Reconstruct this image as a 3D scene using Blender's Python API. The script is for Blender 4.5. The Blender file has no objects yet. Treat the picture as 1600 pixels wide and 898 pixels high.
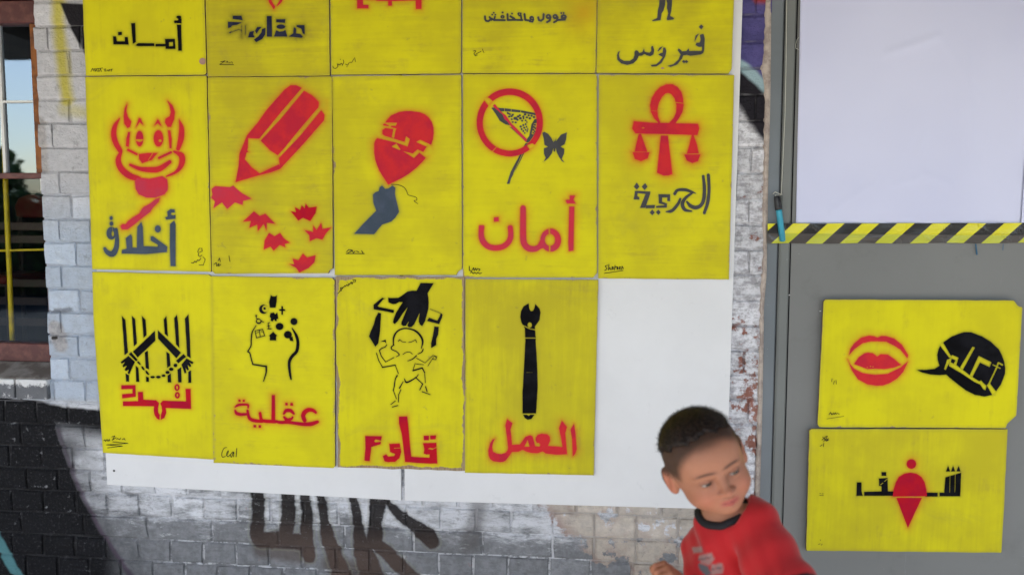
import bpy, math, random
import numpy as np
from mathutils import Vector, Matrix
R = math.radians
random.seed(7); rng = np.random.default_rng(7)
C = bpy.context.scene.collection
SC = bpy.context.scene

# ---------------------------------------------------------------- camera
EYE = Vector((1.5847, -2.4171, 1.45)); YAW, PIT, ROL, FPX = R(-5.4993), R(5.3573), R(0.3953), 1250.0
fwd = Vector((math.sin(YAW)*math.cos(PIT), math.cos(YAW)*math.cos(PIT), -math.sin(PIT)))
right0 = Vector((math.cos(YAW), -math.sin(YAW), 0)); up0 = right0.cross(fwd)
right = right0*math.cos(ROL) + up0*math.sin(ROL); up = -right0*math.sin(ROL) + up0*math.cos(ROL)
cd = bpy.data.cameras.new('camera'); cam = bpy.data.objects.new('camera', cd); C.objects.link(cam)
cam.matrix_world = Matrix(((right.x, up.x, -fwd.x, EYE.x), (right.y, up.y, -fwd.y, EYE.y), (right.z, up.z, -fwd.z, EYE.z), (0, 0, 0, 1)))
cd.sensor_width = 36; cd.lens = 36*FPX/1600; cd.clip_start = .05; cd.clip_end = 2000
cd.dof.use_dof = True; cd.dof.focus_distance = 2.45; cd.dof.aperture_fstop = 2.3
SC.camera = cam

# ---------------------------------------------------------------- sky, sun, exposure
SUN_EL, SUN_AZ = R(39), R(196)
w = bpy.data.worlds.new('World'); SC.world = w; w.use_nodes = True
nt = w.node_tree; bg = nt.nodes['Background']
sky = nt.nodes.new('ShaderNodeTexSky'); sky.sky_type = 'NISHITA'; sky.sun_disc = False
sky.sun_elevation = SUN_EL; sky.sun_rotation = SUN_AZ; sky.air_density = 1.0; sky.dust_density = 1.2; sky.ozone_density = 1.0
nt.links.new(sky.outputs[0], bg.inputs[0]); bg.inputs[1].default_value = 0.12
sl = bpy.data.lights.new('sun', 'SUN'); sl.energy = 4.6; sl.angle = R(.53); sl.color = (1, .95, .88)
so = bpy.data.objects.new('sun', sl); C.objects.link(so)
sdir = Vector((math.sin(SUN_AZ)*math.cos(SUN_EL), math.cos(SUN_AZ)*math.cos(SUN_EL), math.sin(SUN_EL)))
so.rotation_euler = sdir.to_track_quat('Z', 'Y').to_euler(); so.location = (0, -6, 8)
SC.view_settings.view_transform = 'Standard'; SC.view_settings.look = 'None'
SC.view_settings.exposure = 1.9; SC.view_settings.gamma = 1

# ---------------------------------------------------------------- surveyed positions: sight line through a point of the view, met with the plane Y = -depth
def at(x, y, depth=0.0):
    d = right*((x-800)/FPX) + up*((449-y)/FPX) + fwd
    t = (-depth-EYE.y)/d.y
    return EYE + d*t
def at_arr(x, y, depth):
    x = np.asarray(x, float); y = np.asarray(y, float)
    a = (x-800)/FPX; b = (449-y)/FPX
    d = [right[k]*a + up[k]*b + fwd[k] for k in range(3)]
    t = (-np.asarray(depth)-EYE.y)/d[1]
    return np.stack([EYE[k]+d[k]*t for k in range(3)], -1)
def along(x, y, dist):
    return EYE + right*((x-800)/FPX*dist) + up*((449-y)/FPX*dist) + fwd*dist

# ---------------------------------------------------------------- object helpers
def tag(o, label=None, cat=None, group=None, kind=None):
    if label: o['label'] = label
    if cat: o['category'] = cat
    if group: o['group'] = group
    if kind: o['kind'] = kind
    return o
def empty(name, loc=(0, 0, 0), **k):
    o = bpy.data.objects.new(name, None); C.objects.link(o); o.location = loc; o.empty_display_size = .05
    bpy.context.view_layer.update()
    return tag(o, **k)
def link(name, me, mats=None, parent=None):
    o = bpy.data.objects.new(name, me); C.objects.link(o)
    if mats is not None and not me.materials:
        for m in (mats if isinstance(mats, (list, tuple)) else [mats]): me.materials.append(m)
    if parent is not None:
        o.parent = parent; o.matrix_parent_inverse = parent.matrix_world.inverted()
    return o
def mesh_np(name, V, F, smooth=False):
    """V (n,3); F list of int arrays, each (m,k)"""
    me = bpy.data.meshes.new(name); V = np.asarray(V, np.float32)
    me.vertices.add(len(V)); me.vertices.foreach_set('co', V.ravel())
    F = [np.asarray(f, np.int32) for f in F if len(f)]
    nl = sum(f.size for f in F); npoly = sum(len(f) for f in F)
    me.loops.add(nl); me.loops.foreach_set('vertex_index', np.concatenate([f.ravel() for f in F]))
    tot = np.concatenate([np.full(len(f), f.shape[1], np.int32) for f in F]); st = np.concatenate([[0], np.cumsum(tot)[:-1]]).astype(np.int32)
    me.polygons.add(npoly); me.polygons.foreach_set('loop_start', st)
    try: me.polygons.foreach_set('loop_total', tot)
    except Exception: pass
    me.polygons.foreach_set('use_smooth', np.full(npoly, smooth))
    me.update(calc_edges=True); me.validate()
    return me
class MB:
    def __init__(s): s.v = []; s.f = []; s.m = []
    def poly(s, pts, m=0):
        b = len(s.v); s.v += [tuple(p) for p in pts]; s.f.append(list(range(b, b+len(pts)))); s.m.append(m)
    def prism(s, pts, vec, m=0, cap=True):
        """closed outline pts pushed along vec"""
        n = len(pts); b = len(s.v); vec = Vector(vec)
        s.v += [tuple(p) for p in pts] + [tuple(Vector(p)+vec) for p in pts]
        fs = [[b+i, b+(i+1) % n, b+n+(i+1) % n, b+n+i] for i in range(n)]
        if cap: fs += [list(range(b+n-1, b-1, -1)), list(range(b+n, b+2*n))]
        s.f += fs; s.m += [m]*len(fs)
    def box(s, x0, x1, y0, y1, z0, z1, m=0):
        s.prism([(x0, y0, z0), (x1, y0, z0), (x1, y0, z1), (x0, y0, z1)], (0, y1-y0, 0), m)
    def tube(s, pts, r, n=8, m=0, cap=True):
        pts = [Vector(p) for p in pts]; rr = r if isinstance(r, (list, tuple)) else [r]*len(pts)
        b = len(s.v); prev = None
        for i, p in enumerate(pts):
            t = (pts[min(i+1, len(pts)-1)]-pts[max(i-1, 0)]).normalized()
            a = (prev - t*prev.dot(t)) if prev else t.orthogonal()
            a.normalize(); prev = a; c = t.cross(a)
            for k in range(n):
                q = 2*math.pi*k/n; s.v.append(tuple(p+(a*math.cos(q)+c*math.sin(q))*rr[i]))
        for i in range(len(pts)-1):
            for k in range(n):
                s.f.append([b+i*n+k, b+i*n+(k+1) % n, b+(i+1)*n+(k+1) % n, b+(i+1)*n+k]); s.m.append(m)
        if cap:
            s.f.append([b+k for k in range(n)][::-1]); s.f.append([b+(len(pts)-1)*n+k for k in range(n)]); s.m += [m, m]
    def build(s, name, mats, parent=None, bevel=0, smooth=False, seg=1):
        me = bpy.data.meshes.new(name); me.from_pydata(s.v, [], s.f); me.update()
        me.polygons.foreach_set('material_index', s.m)
        import bmesh
        bm = bmesh.new(); bm.from_mesh(me); bmesh.ops.recalc_face_normals(bm, faces=bm.faces)
        if bevel: bmesh.ops.bevel(bm, geom=list(bm.edges), offset=bevel, segments=seg, affect='EDGES', profile=.6)
        bm.to_mesh(me); bm.free()
        me.polygons.foreach_set('use_smooth', [smooth]*len(me.polygons))
        return link(name, me, mats, parent)

# ---------------------------------------------------------------- node expression helper
class X:
    def __init__(s, t, k): s.t = t; s.k = k
    def _m(s, op, *a, clamp=False):
        n = s.t.nodes.new('ShaderNodeMath'); n.operation = op; n.use_clamp = clamp
        for i, v in enumerate(a):
            if isinstance(v, X): s.t.links.new(v.k, n.inputs[i])
            else: n.inputs[i].default_value = float(v)
        return X(s.t, n.outputs[0])
    def __add__(s, o): return s._m('ADD', s, o)
    __radd__ = __add__
    def __sub__(s, o): return s._m('SUBTRACT', s, o)
    def __rsub__(s, o): return s._m('SUBTRACT', o, s)
    def __mul__(s, o): return s._m('MULTIPLY', s, o)
    __rmul__ = __mul__
    def __truediv__(s, o): return s._m('DIVIDE', s, o)
    def mn(s, o): return s._m('MINIMUM', s, o)
    def mx(s, o): return s._m('MAXIMUM', s, o)
    def sat(s): return s._m('ADD', s, 0.0, clamp=True)
    def abs(s): return s._m('ABSOLUTE', s)
    def sqrt(s): return s._m('SQRT', s)
    def frac(s): return s._m('FRACT', s)
    def ss(s, a, b):
        """smoothstep: 0 at a, 1 at b (a may exceed b)"""
        n = s.t.nodes.new('ShaderNodeMapRange'); n.interpolation_type = 'SMOOTHSTEP'
        s.t.links.new(s.k, n.inputs[0])
        if a < b: n.inputs[1].default_value, n.inputs[2].default_value, n.inputs[3].default_value, n.inputs[4].default_value = a, b, 0, 1
        else: n.inputs[1].default_value, n.inputs[2].default_value, n.inputs[3].default_value, n.inputs[4].default_value = b, a, 1, 0
        return X(s.t, n.outputs[0])
class Mat:
    def __init__(s, name, rough=.6, spec=.3, **kw):
        s.m = bpy.data.materials.new(name); s.m.use_nodes = True; s.t = s.m.node_tree; s.b = s.t.nodes['Principled BSDF']
        s.b.inputs['Roughness'].default_value = rough; s.b.inputs['Specular IOR Level'].default_value = spec
        for k, v in kw.items(): s.b.inputs[k].default_value = v
        s._pos = None
    def pos(s):
        if not s._pos:
            g = s.t.nodes.new('ShaderNodeNewGeometry'); s._p = g.outputs['Position']
            q = s.t.nodes.new('ShaderNodeSeparateXYZ'); s.t.links.new(s._p, q.inputs[0]); s._pos = [X(s.t, q.outputs[i]) for i in range(3)]
        return s._pos
    def vec(s, x, y, z):
        n = s.t.nodes.new('ShaderNodeCombineXYZ')
        for i, v in enumerate((x, y, z)):
            if isinstance(v, X): s.t.links.new(v.k, n.inputs[i])
            else: n.inputs[i].default_value = v
        return n.outputs[0]
    def noise(s, scale=5, detail=3, rough=.5, v=None, dist=0):
        s.pos(); n = s.t.nodes.new('ShaderNodeTexNoise'); s.t.links.new(v if v is not None else s._p, n.inputs['Vector'])
        n.inputs['Scale'].default_value = scale; n.inputs['Detail'].default_value = detail; n.inputs['Roughness'].default_value = rough; n.inputs['Distortion'].default_value = dist
        return X(s.t, n.outputs[0])
    def voro(s, scale=5, v=None):
        s.pos(); n = s.t.nodes.new('ShaderNodeTexVoronoi'); s.t.links.new(v if v is not None else s._p, n.inputs['Vector']); n.inputs['Scale'].default_value = scale
        return X(s.t, n.outputs[0])
    def attr(s, name):
        n = s.t.nodes.new('ShaderNodeAttribute'); n.attribute_name = name; return X(s.t, n.outputs['Fac'])
    def attrc(s, name):
        n = s.t.nodes.new('ShaderNodeAttribute'); n.attribute_name = name; return n.outputs['Color']
    def rgb(s, c):
        n = s.t.nodes.new('ShaderNodeRGB'); n.outputs[0].default_value = (*c, 1); return n.outputs[0]
    def mix(s, f, a, b):
        n = s.t.nodes.new('ShaderNodeMix'); n.data_type = 'RGBA'
        if isinstance(f, X): s.t.links.new(f.k, n.inputs[0])
        else: n.inputs[0].default_value = f
        for i, v in ((6, a), (7, b)):
            if isinstance(v, tuple): n.inputs[i].default_value = (*v, 1)
            else: s.t.links.new(v, n.inputs[i])
        return n.outputs[2]
    def mul(s, c, f):
        n = s.t.nodes.new('ShaderNodeVectorMath'); n.operation = 'SCALE'; s.t.links.new(c, n.inputs[0]); s.t.links.new(f.k, n.inputs['Scale']); return n.outputs[0]
    def color(s, c):
        if isinstance(c, tuple): s.b.inputs['Base Color'].default_value = (*c, 1)
        else: s.t.links.new(c, s.b.inputs['Base Color'])
        return s
    def rough(s, x): s.t.links.new(x.k, s.b.inputs['Roughness']); return s
    def bump(s, h, dist=.001, strength=1.0):
        n = s.t.nodes.new('ShaderNodeBump'); s.t.links.new(h.k, n.inputs['Height']); n.inputs['Distance'].default_value = dist; n.inputs['Strength'].default_value = strength
        s.t.links.new(n.outputs[0], s.b.inputs['Normal']); return s
    def seg(s, p, q, nx=None, nz=None):
        """distance to the segment p-q in the wall's own metres"""
        x, _, z = s.pos(); x = nx or x; z = nz or z
        dx, dz = q[0]-p[0], q[1]-p[1]; L = dx*dx+dz*dz+1e-12
        h = ((x-p[0])*(dx/L) + (z-p[1])*(dz/L)).sat()
        a = x-p[0]-h*dx; b = z-p[1]-h*dz
        return (a*a+b*b).sqrt()
    def segr(s, p, q, r0, r1, nx=None, nz=None):
        x, _, z = s.pos(); x = nx or x; z = nz or z
        dx, dz = q[0]-p[0], q[1]-p[1]; L = dx*dx+dz*dz+1e-12
        h = ((x-p[0])*(dx/L) + (z-p[1])*(dz/L)).sat()
        a = x-p[0]-h*dx; b = z-p[1]-h*dz
        return (a*a+b*b).sqrt()-(h*(r1-r0)+r0)
    def half(s, p, q, nx=None, nz=None):
        """signed distance to the line p->q, positive on its right"""
        x, _, z = s.pos(); x = nx or x; z = nz or z
        dx, dz = q[0]-p[0], q[1]-p[1]; L = math.hypot(dx, dz)
        return (x-p[0])*(dz/L) - (z-p[1])*(dx/L)

# ---------------------------------------------------------------- 2-D outlines: signed distance, marching squares
def sd_poly(px, py, P):
    P = np.asarray(P, float); n = len(P)
    d = np.full(px.shape, 1e9); ins = np.zeros(px.shape, bool)
    for i in range(n):
        ax, ay = P[i-1]; bx, by = P[i]; ex, ey = bx-ax, by-ay
        wx, wy = px-ax, py-ay; h = np.clip((wx*ex+wy*ey)/(ex*ex+ey*ey+1e-12), 0, 1)
        d = np.minimum(d, (wx-ex*h)**2+(wy-ey*h)**2)
        c = (ay > py) != (by > py)
        if ey != 0: ins ^= c & (px < ex*(py-ay)/ey + ax)
    d = np.sqrt(d); return np.where(ins, -d, d)
def sd_stroke(px, py, P):
    d = np.full(px.shape, 1e9)
    if len(P) == 1: P = P*2
    for (ax, ay, ar), (bx, by, br) in zip(P[:-1], P[1:]):
        ex, ey = bx-ax, by-ay; wx, wy = px-ax, py-ay
        h = np.clip((wx*ex+wy*ey)/(ex*ex+ey*ey+1e-12), 0, 1)
        d = np.minimum(d, np.hypot(wx-ex*h, wy-ey*h)-(ar+(br-ar)*h))
    return d
def smooth_path(P, k=4):
    """Catmull-Rom through rows (x, y, r)"""
    if len(P) < 3: return P
    P = np.asarray(P, float); Q = np.vstack([2*P[0]-P[1], P, 2*P[-1]-P[-2]]); out = []
    for i in range(1, len(Q)-2):
        for t in np.arange(k)/k:
            a, b, c, d = Q[i-1:i+3]
            out.append(.5*((2*b)+(c-a)*t+(2*a-5*b+4*c-d)*t*t+(3*b-a-3*c+d)*t**3))
    out.append(P[-1]); out = np.array(out); out[:, 2] = np.maximum(out[:, 2], .05)
    return [tuple(r) for r in out]
def parse(txt):
    """print on a board: F x y s = frame, C colour name sigma strength = new layer, P polygon, T tapered stroke, S even stroke, E ellipse, '-' cuts"""
    layers = []; fx = fy = 0.0; fs = 1.0
    for ln in txt.strip().splitlines():
        for it in ln.split(';'):
            t = it.split()
            if not t: continue
            k = t[0]
            if k == 'F': fx, fy, fs = map(float, t[1:4]); continue
            if k in 'CH' and len(k) == 1:
                layers.append(dict(col=t[1], name=t[2], sig=float(t[3]), st=float(t[4]), ops=[], mesh=(k == 'C'))); continue
            cut = k[0] == '-'; k = k[-1]; a = list(map(float, t[1:]))
            if k == 'P': sh = ('P', [(fx+a[i]/fs, fy+a[i+1]/fs) for i in range(0, len(a), 2)])
            elif k == 'S': sh = ('T', [(fx+a[i]/fs, fy+a[i+1]/fs, a[0]/2/fs) for i in range(1, len(a), 2)])
            elif k == 'T': sh = ('T', smooth_path([(fx+a[i]/fs, fy+a[i+1]/fs, a[i+2]/fs) for i in range(0, len(a), 3)]))
            elif k == 'E': sh = ('E', (fx+a[0]/fs, fy+a[1]/fs, a[2]/fs, a[3]/fs))
            layers[-1]['ops'].append((cut, sh))
    return layers
def evalops(ops, px, py):
    f = np.full(px.shape, 1e3)
    for cut, (k, a) in ops:
        if k == 'P': g = sd_poly(px, py, a)
        elif k == 'T': g = sd_stroke(px, py, a)
        else:
            cx, cy, rx, ry = a; q = np.hypot((px-cx)/rx, (py-cy)/ry); g = (q-1)*min(rx, ry)*(1+0*q)
            g = np.where(q > 1, (q-1)/np.maximum(q, 1e-6)*np.hypot(px-cx, py-cy), g)
        f = np.maximum(f, -g) if cut else np.minimum(f, g)
    return f
def bbox(ops, pad):
    xs = []; ys = []
    for cut, (k, a) in ops:
        if cut: continue
        if k == 'E': xs += [a[0]-a[2], a[0]+a[2]]; ys += [a[1]-a[3], a[1]+a[3]]
        else:
            r = max([p[2] for p in a]) if k == 'T' else 0
            xs += [p[0]-r for p in a]+[p[0]+r for p in a]; ys += [p[1]-r for p in a]+[p[1]+r for p in a]
    return min(xs)-pad, min(ys)-pad, max(xs)+pad, max(ys)+pad
def march(x0, y0, x1, y1, step, fn):
    """polygonise fn<0 on a grid; returns points (n,2) and face lists"""
    nx = int((x1-x0)/step)+2; ny = int((y1-y0)/step)+2
    gx, gy = np.meshgrid(x0+np.arange(nx)*step, y0+np.arange(ny)*step)
    f = fn(gx, gy); ins = f < 0
    idx = -np.ones(f.shape, int); idx[ins] = np.arange(ins.sum())
    pts = list(zip(gx[ins], gy[ins])); cnt = ins[:-1, :-1].astype(int)+ins[:-1, 1:]+ins[1:, 1:]+ins[1:, :-1]
    full = np.argwhere(cnt == 4); quads = np.stack([idx[full[:, 0], full[:, 1]], idx[full[:, 0]+1, full[:, 1]], idx[full[:, 0]+1, full[:, 1]+1], idx[full[:, 0], full[:, 1]+1]], 1) if len(full) else np.zeros((0, 4), int)
    cache = {}; other = {3: [], 4: [], 5: []}
    def cross(a, b):
        key = (a, b) if a < b else (b, a)
        if key not in cache:
            fa, fb = f[a], f[b]; t = fa/(fa-fb); t = min(max(t, .02), .98)
            pts.append((gx[a]+(gx[b]-gx[a])*t, gy[a]+(gy[b]-gy[a])*t)); cache[key] = len(pts)-1
        return cache[key]
    for r, c in np.argwhere((cnt > 0) & (cnt < 4)):
        cs = [(r, c), (r+1, c), (r+1, c+1), (r, c+1)]; poly = []
        for i in range(4):
            a, b = cs[i], cs[(i+1) % 4]
            if ins[a]: poly.append(idx[a])
            if ins[a] != ins[b]: poly.append(cross(a, b))
        if len(poly) == 6: other[3] += [poly[:3], poly[3:]] if ins[cs[1]] and False else []
        if len(poly) == 6: other[3].append(poly[0:3]) ; other[3].append(poly[3:6])
        elif len(poly) >= 3: other[len(poly)].append(poly)
    F = [quads] + [np.array(v, int) for k, v in other.items() if v]
    return np.array(pts).reshape(-1, 2), F
# ---------------------------------------------------------------- materials
def W(x, y, d=0.0):
    p = at(x, y, d); return (p.x, p.z)
def wall_paint(name, mortar):
    """old brick under coats of paint and spray; every mark sits at its own place on the wall"""
    M = Mat(name, rough=.8, spec=.12); x, y, z = M.pos()
    nb = M.noise(3.2, 4, .6); nf = M.noise(38, 4, .65); nm = M.noise(11, 5, .6); ns = M.noise(120, 3, .6)
    wob = (M.noise(9, 3)-.5)*.035; wx = x+wob; wz = z+(M.noise(8, 3, .5, M.vec(z, x, 3.3))-.5)*.03
    tone = M.attr('tone')
    # bare brick
    bare = M.mix(nm.ss(.35, .65), (.42, .24, .19), (.30, .13, .10))
    beige = M.mix(nf.ss(.3, .7), (.62, .54, .45), (.47, .41, .35))
    Xb = W(865, 830)[0]; right_part = (wx+(z-W(865, 830)[1])*.9).ss(Xb-.02, Xb+.10)*(nm*.5+nb*.5).ss(.36, .50)
    Xr = W(1140, 400)[0]; isr = x.ss(Xr-.01, Xr+.005); body = M.mix(right_part*(1.0-isr), bare, beige)
    # the coats
    Xr = W(1140, 400)[0]; Zu = W(80, 330)[1]; Zl = W(100, 625)[1]
    white = M.mix(z.ss(Zu-.12, Zu+.14), (.50, .57, .68), (.64, .63, .66))
    grime = (nf*.6+nb*.4).ss(.42, .66)
    white = M.mix(grime*.30, white, (.30, .31, .34)); white = M.mix(M.noise(20, 6, .8, M.vec(x*1.0, 5.0, z*2.2)).ss(.56, .66)*.45, white, (.80, .81, .84)); white = M.mix(M.noise(34, 5, .75, M.vec(x*1.0, 9.0, z*2.0)).ss(.60, .68)*.35, white, (.22, .22, .25))
    br = M.noise(7, 6, .72, M.vec(x*1.0, 0.0, z*3.2)); br2 = M.noise(22, 5, .75, M.vec(x*1.0, 3.0, z*3.4))
    low = M.mix((br*.55+nb*.25+br2*.2+(z.ss(W(400, 862)[1], W(400, 790)[1])-.62)*.20).ss(.46, .60), M.mix(nf.ss(.35, .65), (.20, .205, .215), (.27, .275, .29)), (.70, .71, .75))
    low = M.mix(br2.ss(.53, .62)*.30, low, (.12, .12, .13))
    low = M.mix(M.noise(16, 6, .8, M.vec(x*1.0, 7.0, z*2.6)).ss(.57, .66)*z.ss(W(400, 880)[1], W(400, 800)[1])*.85, low, (.80, .81, .84))
    if mortar: low = M.mix((M.noise(30, 4, .7)).ss(.42, .56)*x.ss(W(215, 800)[0], W(300, 800)[0])*.75, low, (.76, .77, .80))
    coat = M.mix(z.ss(Zl-.02, Zl+.02), low, white)
    wr = M.mix((nf*.5+br2*.5).ss(.42, .60), (.78, .78, .82), (.40, .39, .42)); wr = M.mix(M.noise(75, 4, .7).ss(.57, .65)*.5, wr, (.30, .28, .28))
    isr = x.ss(Xr-.01, Xr+.005)
    coat = M.mix(isr, coat, wr)
    # where the coat has flaked off
    Zr = W(1160, 470)[1]
    flake_r = (nm*.55+nf*.45 + (Zr-z).ss(-.15, .30)*.065 + x.ss(Xr+.03, Xr+.10)*.05).ss(.605, .66)*isr
    flake_l = ((nm*.5+nf*.5)+right_part*.26).ss(.61, .70)*.85*(1.0-isr)
    flake_l = flake_l*(1.0-z.ss(Zl-.05, Zl)); c0 = None
    c = M.mix((flake_r+flake_l).sat(), coat, body)
    pl = M.seg(W(60, 196), W(66, 262), wx, wz).ss(.030, .016).mx(M.seg(W(86, 512), W(96, 540), wx, wz).ss(.034, .018)); c = M.mix(pl*.8, c, M.mix(nf.ss(.4, .6), (.50, .46, .45), (.33, .31, .31)))
    c = M.mix(M.seg(W(84, 529), W(88, 529), wx, wz).ss(.008, .003), c, (.04, .035, .03))
    c = M.mix(M.seg(W(66, 487), W(112, 482), wx, wz).ss(.012, .002)*nf.ss(.40, .52)*.7, c, (.12, .13, .16))
    # smears and thin grey wash
    c = M.mix(((M.noise(14, 6, .75)).ss(.56, .66)*.45), c, (.16, .155, .16))
    # black field, lower left, with its curved purple rim
    top = M.half(W(0, 617), W(165, 643), wx, wz)
    cx, cz = W(640, 560); p1 = W(97, 690); rad = math.hypot(p1[0]-cx, p1[1]-cz)
    def circ(cx, cz): 
        a = x+wob*.25-cx; b = z-cz; return (a*a+b*b).sqrt()
    r = circ(cx, cz)
    under = M.half(W(165, 690), W(-20, 655), wx, wz)
    blk = top.ss(-.004, .006)*((r-rad).ss(-.006, .012)).mx(under.ss(-.03, .05))
    # keep the black to the left of the boards
    left_only = x.ss(W(215, 700)[0], W(150, 700)[0])
    blk = (blk*left_only*(1.0-nf.ss(.62, .74)*.45)).sat()
    rim = ((r-rad).abs().ss(.016, .002))*top.ss(.05, .09)*(x.ss(W(240, 850)[0], W(200, 850)[0]))
    c = M.mix(rim*.75, c, (.10, .05, .10))
    c = M.mix(blk, c, M.mix(ns.ss(.5, .8), (.010, .010, .012), (.05, .05, .055)))
    fade = (r-rad+.16).ss(.0, .16)*top.ss(0, .02)*x.ss(W(330, 850)[0], W(180, 850)[0])*(1.0-blk)
    c = M.mix(fade*(nm.ss(.25, .6)*.5+z.ss(W(120, 770)[1], W(120, 700)[1])*.35).sat(), c, (.045, .045, .05))
    # teal stroke in the corner
    c = M.mix(M.seg(W(-25, 800), W(32, 905), wx, wz).ss(.022, .012), c, (.10, .25, .27))
    # brown-black strokes under the white panels
    st = None
    for (a, b, r0, r1) in [((402, 762), (403, 835), 10.5, 11), ((406, 842), (478, 845), 12, 13), ((452, 762), (448, 838), 10, 12), ((475, 762), (482, 866), 7, 12),
                       ((498, 765), (507, 818), 6.5, 8), ((507, 818), (538, 912), 9, 16), ((548, 770), (560, 830), 5.5, 10), ((560, 830), (584, 915), 11, 21),
                       ((591, 774), (585, 846), 12.5, 12), ((588, 850), (655, 912), 11, 13), ((600, 782), (672, 842), 4, 14)]:
        d = M.segr(W(*a), W(*b), r0*.00195, r1*.00195, wx, wz)
        st = d if st is None else st.mn(d)
    bt = M.segr(W(408, 858), W(480, 868), .020, .020, wx, wz).mn(M.segr(W(520, 880), W(560, 905), .03, .05, wx, wz))
    c = M.mix(bt.ss(.020, -.010)*.8, c, (.115, .095, .088))
    c = M.mix(M.segr(W(750, 782), W(735, 845), .012, .02, wx, wz).ss(.03, -.005)*.55, c, (.10, .09, .085))
    st = st+(M.noise(55, 4, .7)-.5)*.010; stm = st.ss(.006, -.003)
    c = M.mix(stm*.96*(1.0-ns.ss(.64, .76)*.40)*(1.0-M.noise(24, 6, .8, M.vec(x*1.0, 11.0, z*2.5)).ss(.58, .70)*.45), c, M.mix((M.noise(6, 3)*.4+z.ss(W(500, 790)[1], W(500, 880)[1])*.5).ss(.2, .7), (.016, .012, .011), (.095, .066, .055)))
    c = M.mix((st-.006).abs().ss(.005, .0)*.25, c, (.28, .29, .18))
    # yellow run, upper left, and black wedge
    yl = M.seg(W(84, -40), W(104, 160), wx, wz).ss(.036, .004).mx(M.seg(W(100, 172), W(140, 178), wx, wz).ss(.036, .0)*.55)
    c = M.mix(yl*.85, c, (.55, .47, .02))
    wedge = M.half(W(118, 62), W(93, 8), x+wob*.3, z).mn(M.half(W(80, 3), W(140, 6), x, z)).mn(M.half(W(136, 95), W(112, 48), x+wob*.3, z))
    c = M.mix(wedge.ss(-.003, .006)*x.ss(W(152, 50)[0], W(148, 50)[0]), c, (.018, .016, .020))
    # purple, pale cyan and black, upper right
    pr = M.half(W(1160, 93), W(1200, 130), wx, wz); pb = M.half(W(1160, 117), W(1196, 146), wx, wz); pw = M.half(W(1150, 158), W(1198, 226), wx, wz)
    hi = isr*z.ss(W(1160, 260)[1], W(1160, 225)[1])
    c = M.mix(hi*pw.ss(.012, -.008), c, (.020, .018, .024))
    c = M.mix(hi*pb.ss(.008, -.006), c, (.36, .50, .55))
    c = M.mix(hi*pr.ss(.008, -.006), c, M.mix(nm.ss(.4, .7), (.115, .10, .29), (.06, .055, .17)))
    c = M.mix(isr*M.seg(W(1186, -5), W(1196, -5), wx, wz).ss(.03, .01), c, (.45, .06, .05))
    if mortar:
        dk = M.mix(M.noise(25, 4).ss(.4, .6), (.13, .12, .12), (.30, .29, .30))
        c = M.mix(z.ss(Zl-.05, Zl)*M.noise(25, 4).ss(.35, .6)*.30+.08, c, dk)  # upper wall: shadow of the joints put into the mortar colour
        c = M.mix(right_part*(1.0-isr)*.4, c, (.40, .38, .37))
    else:
        c = M.mul(c, tone*.26+.87)
    M.color(c)
    M.bump(nf*.6+ns*.3+nm*.6+M.noise(60, 5, .7)*.6+M.noise(30, 5, .75, M.vec(x*1.0, 0.0, z*3.0))*.9, .0060 if not mortar else .008, 1.0)
    M.rough(ns*.2+.6)
    return M.m
BRICK = wall_paint('painted_brick', False); MORTAR = wall_paint('painted_mortar', True)

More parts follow.
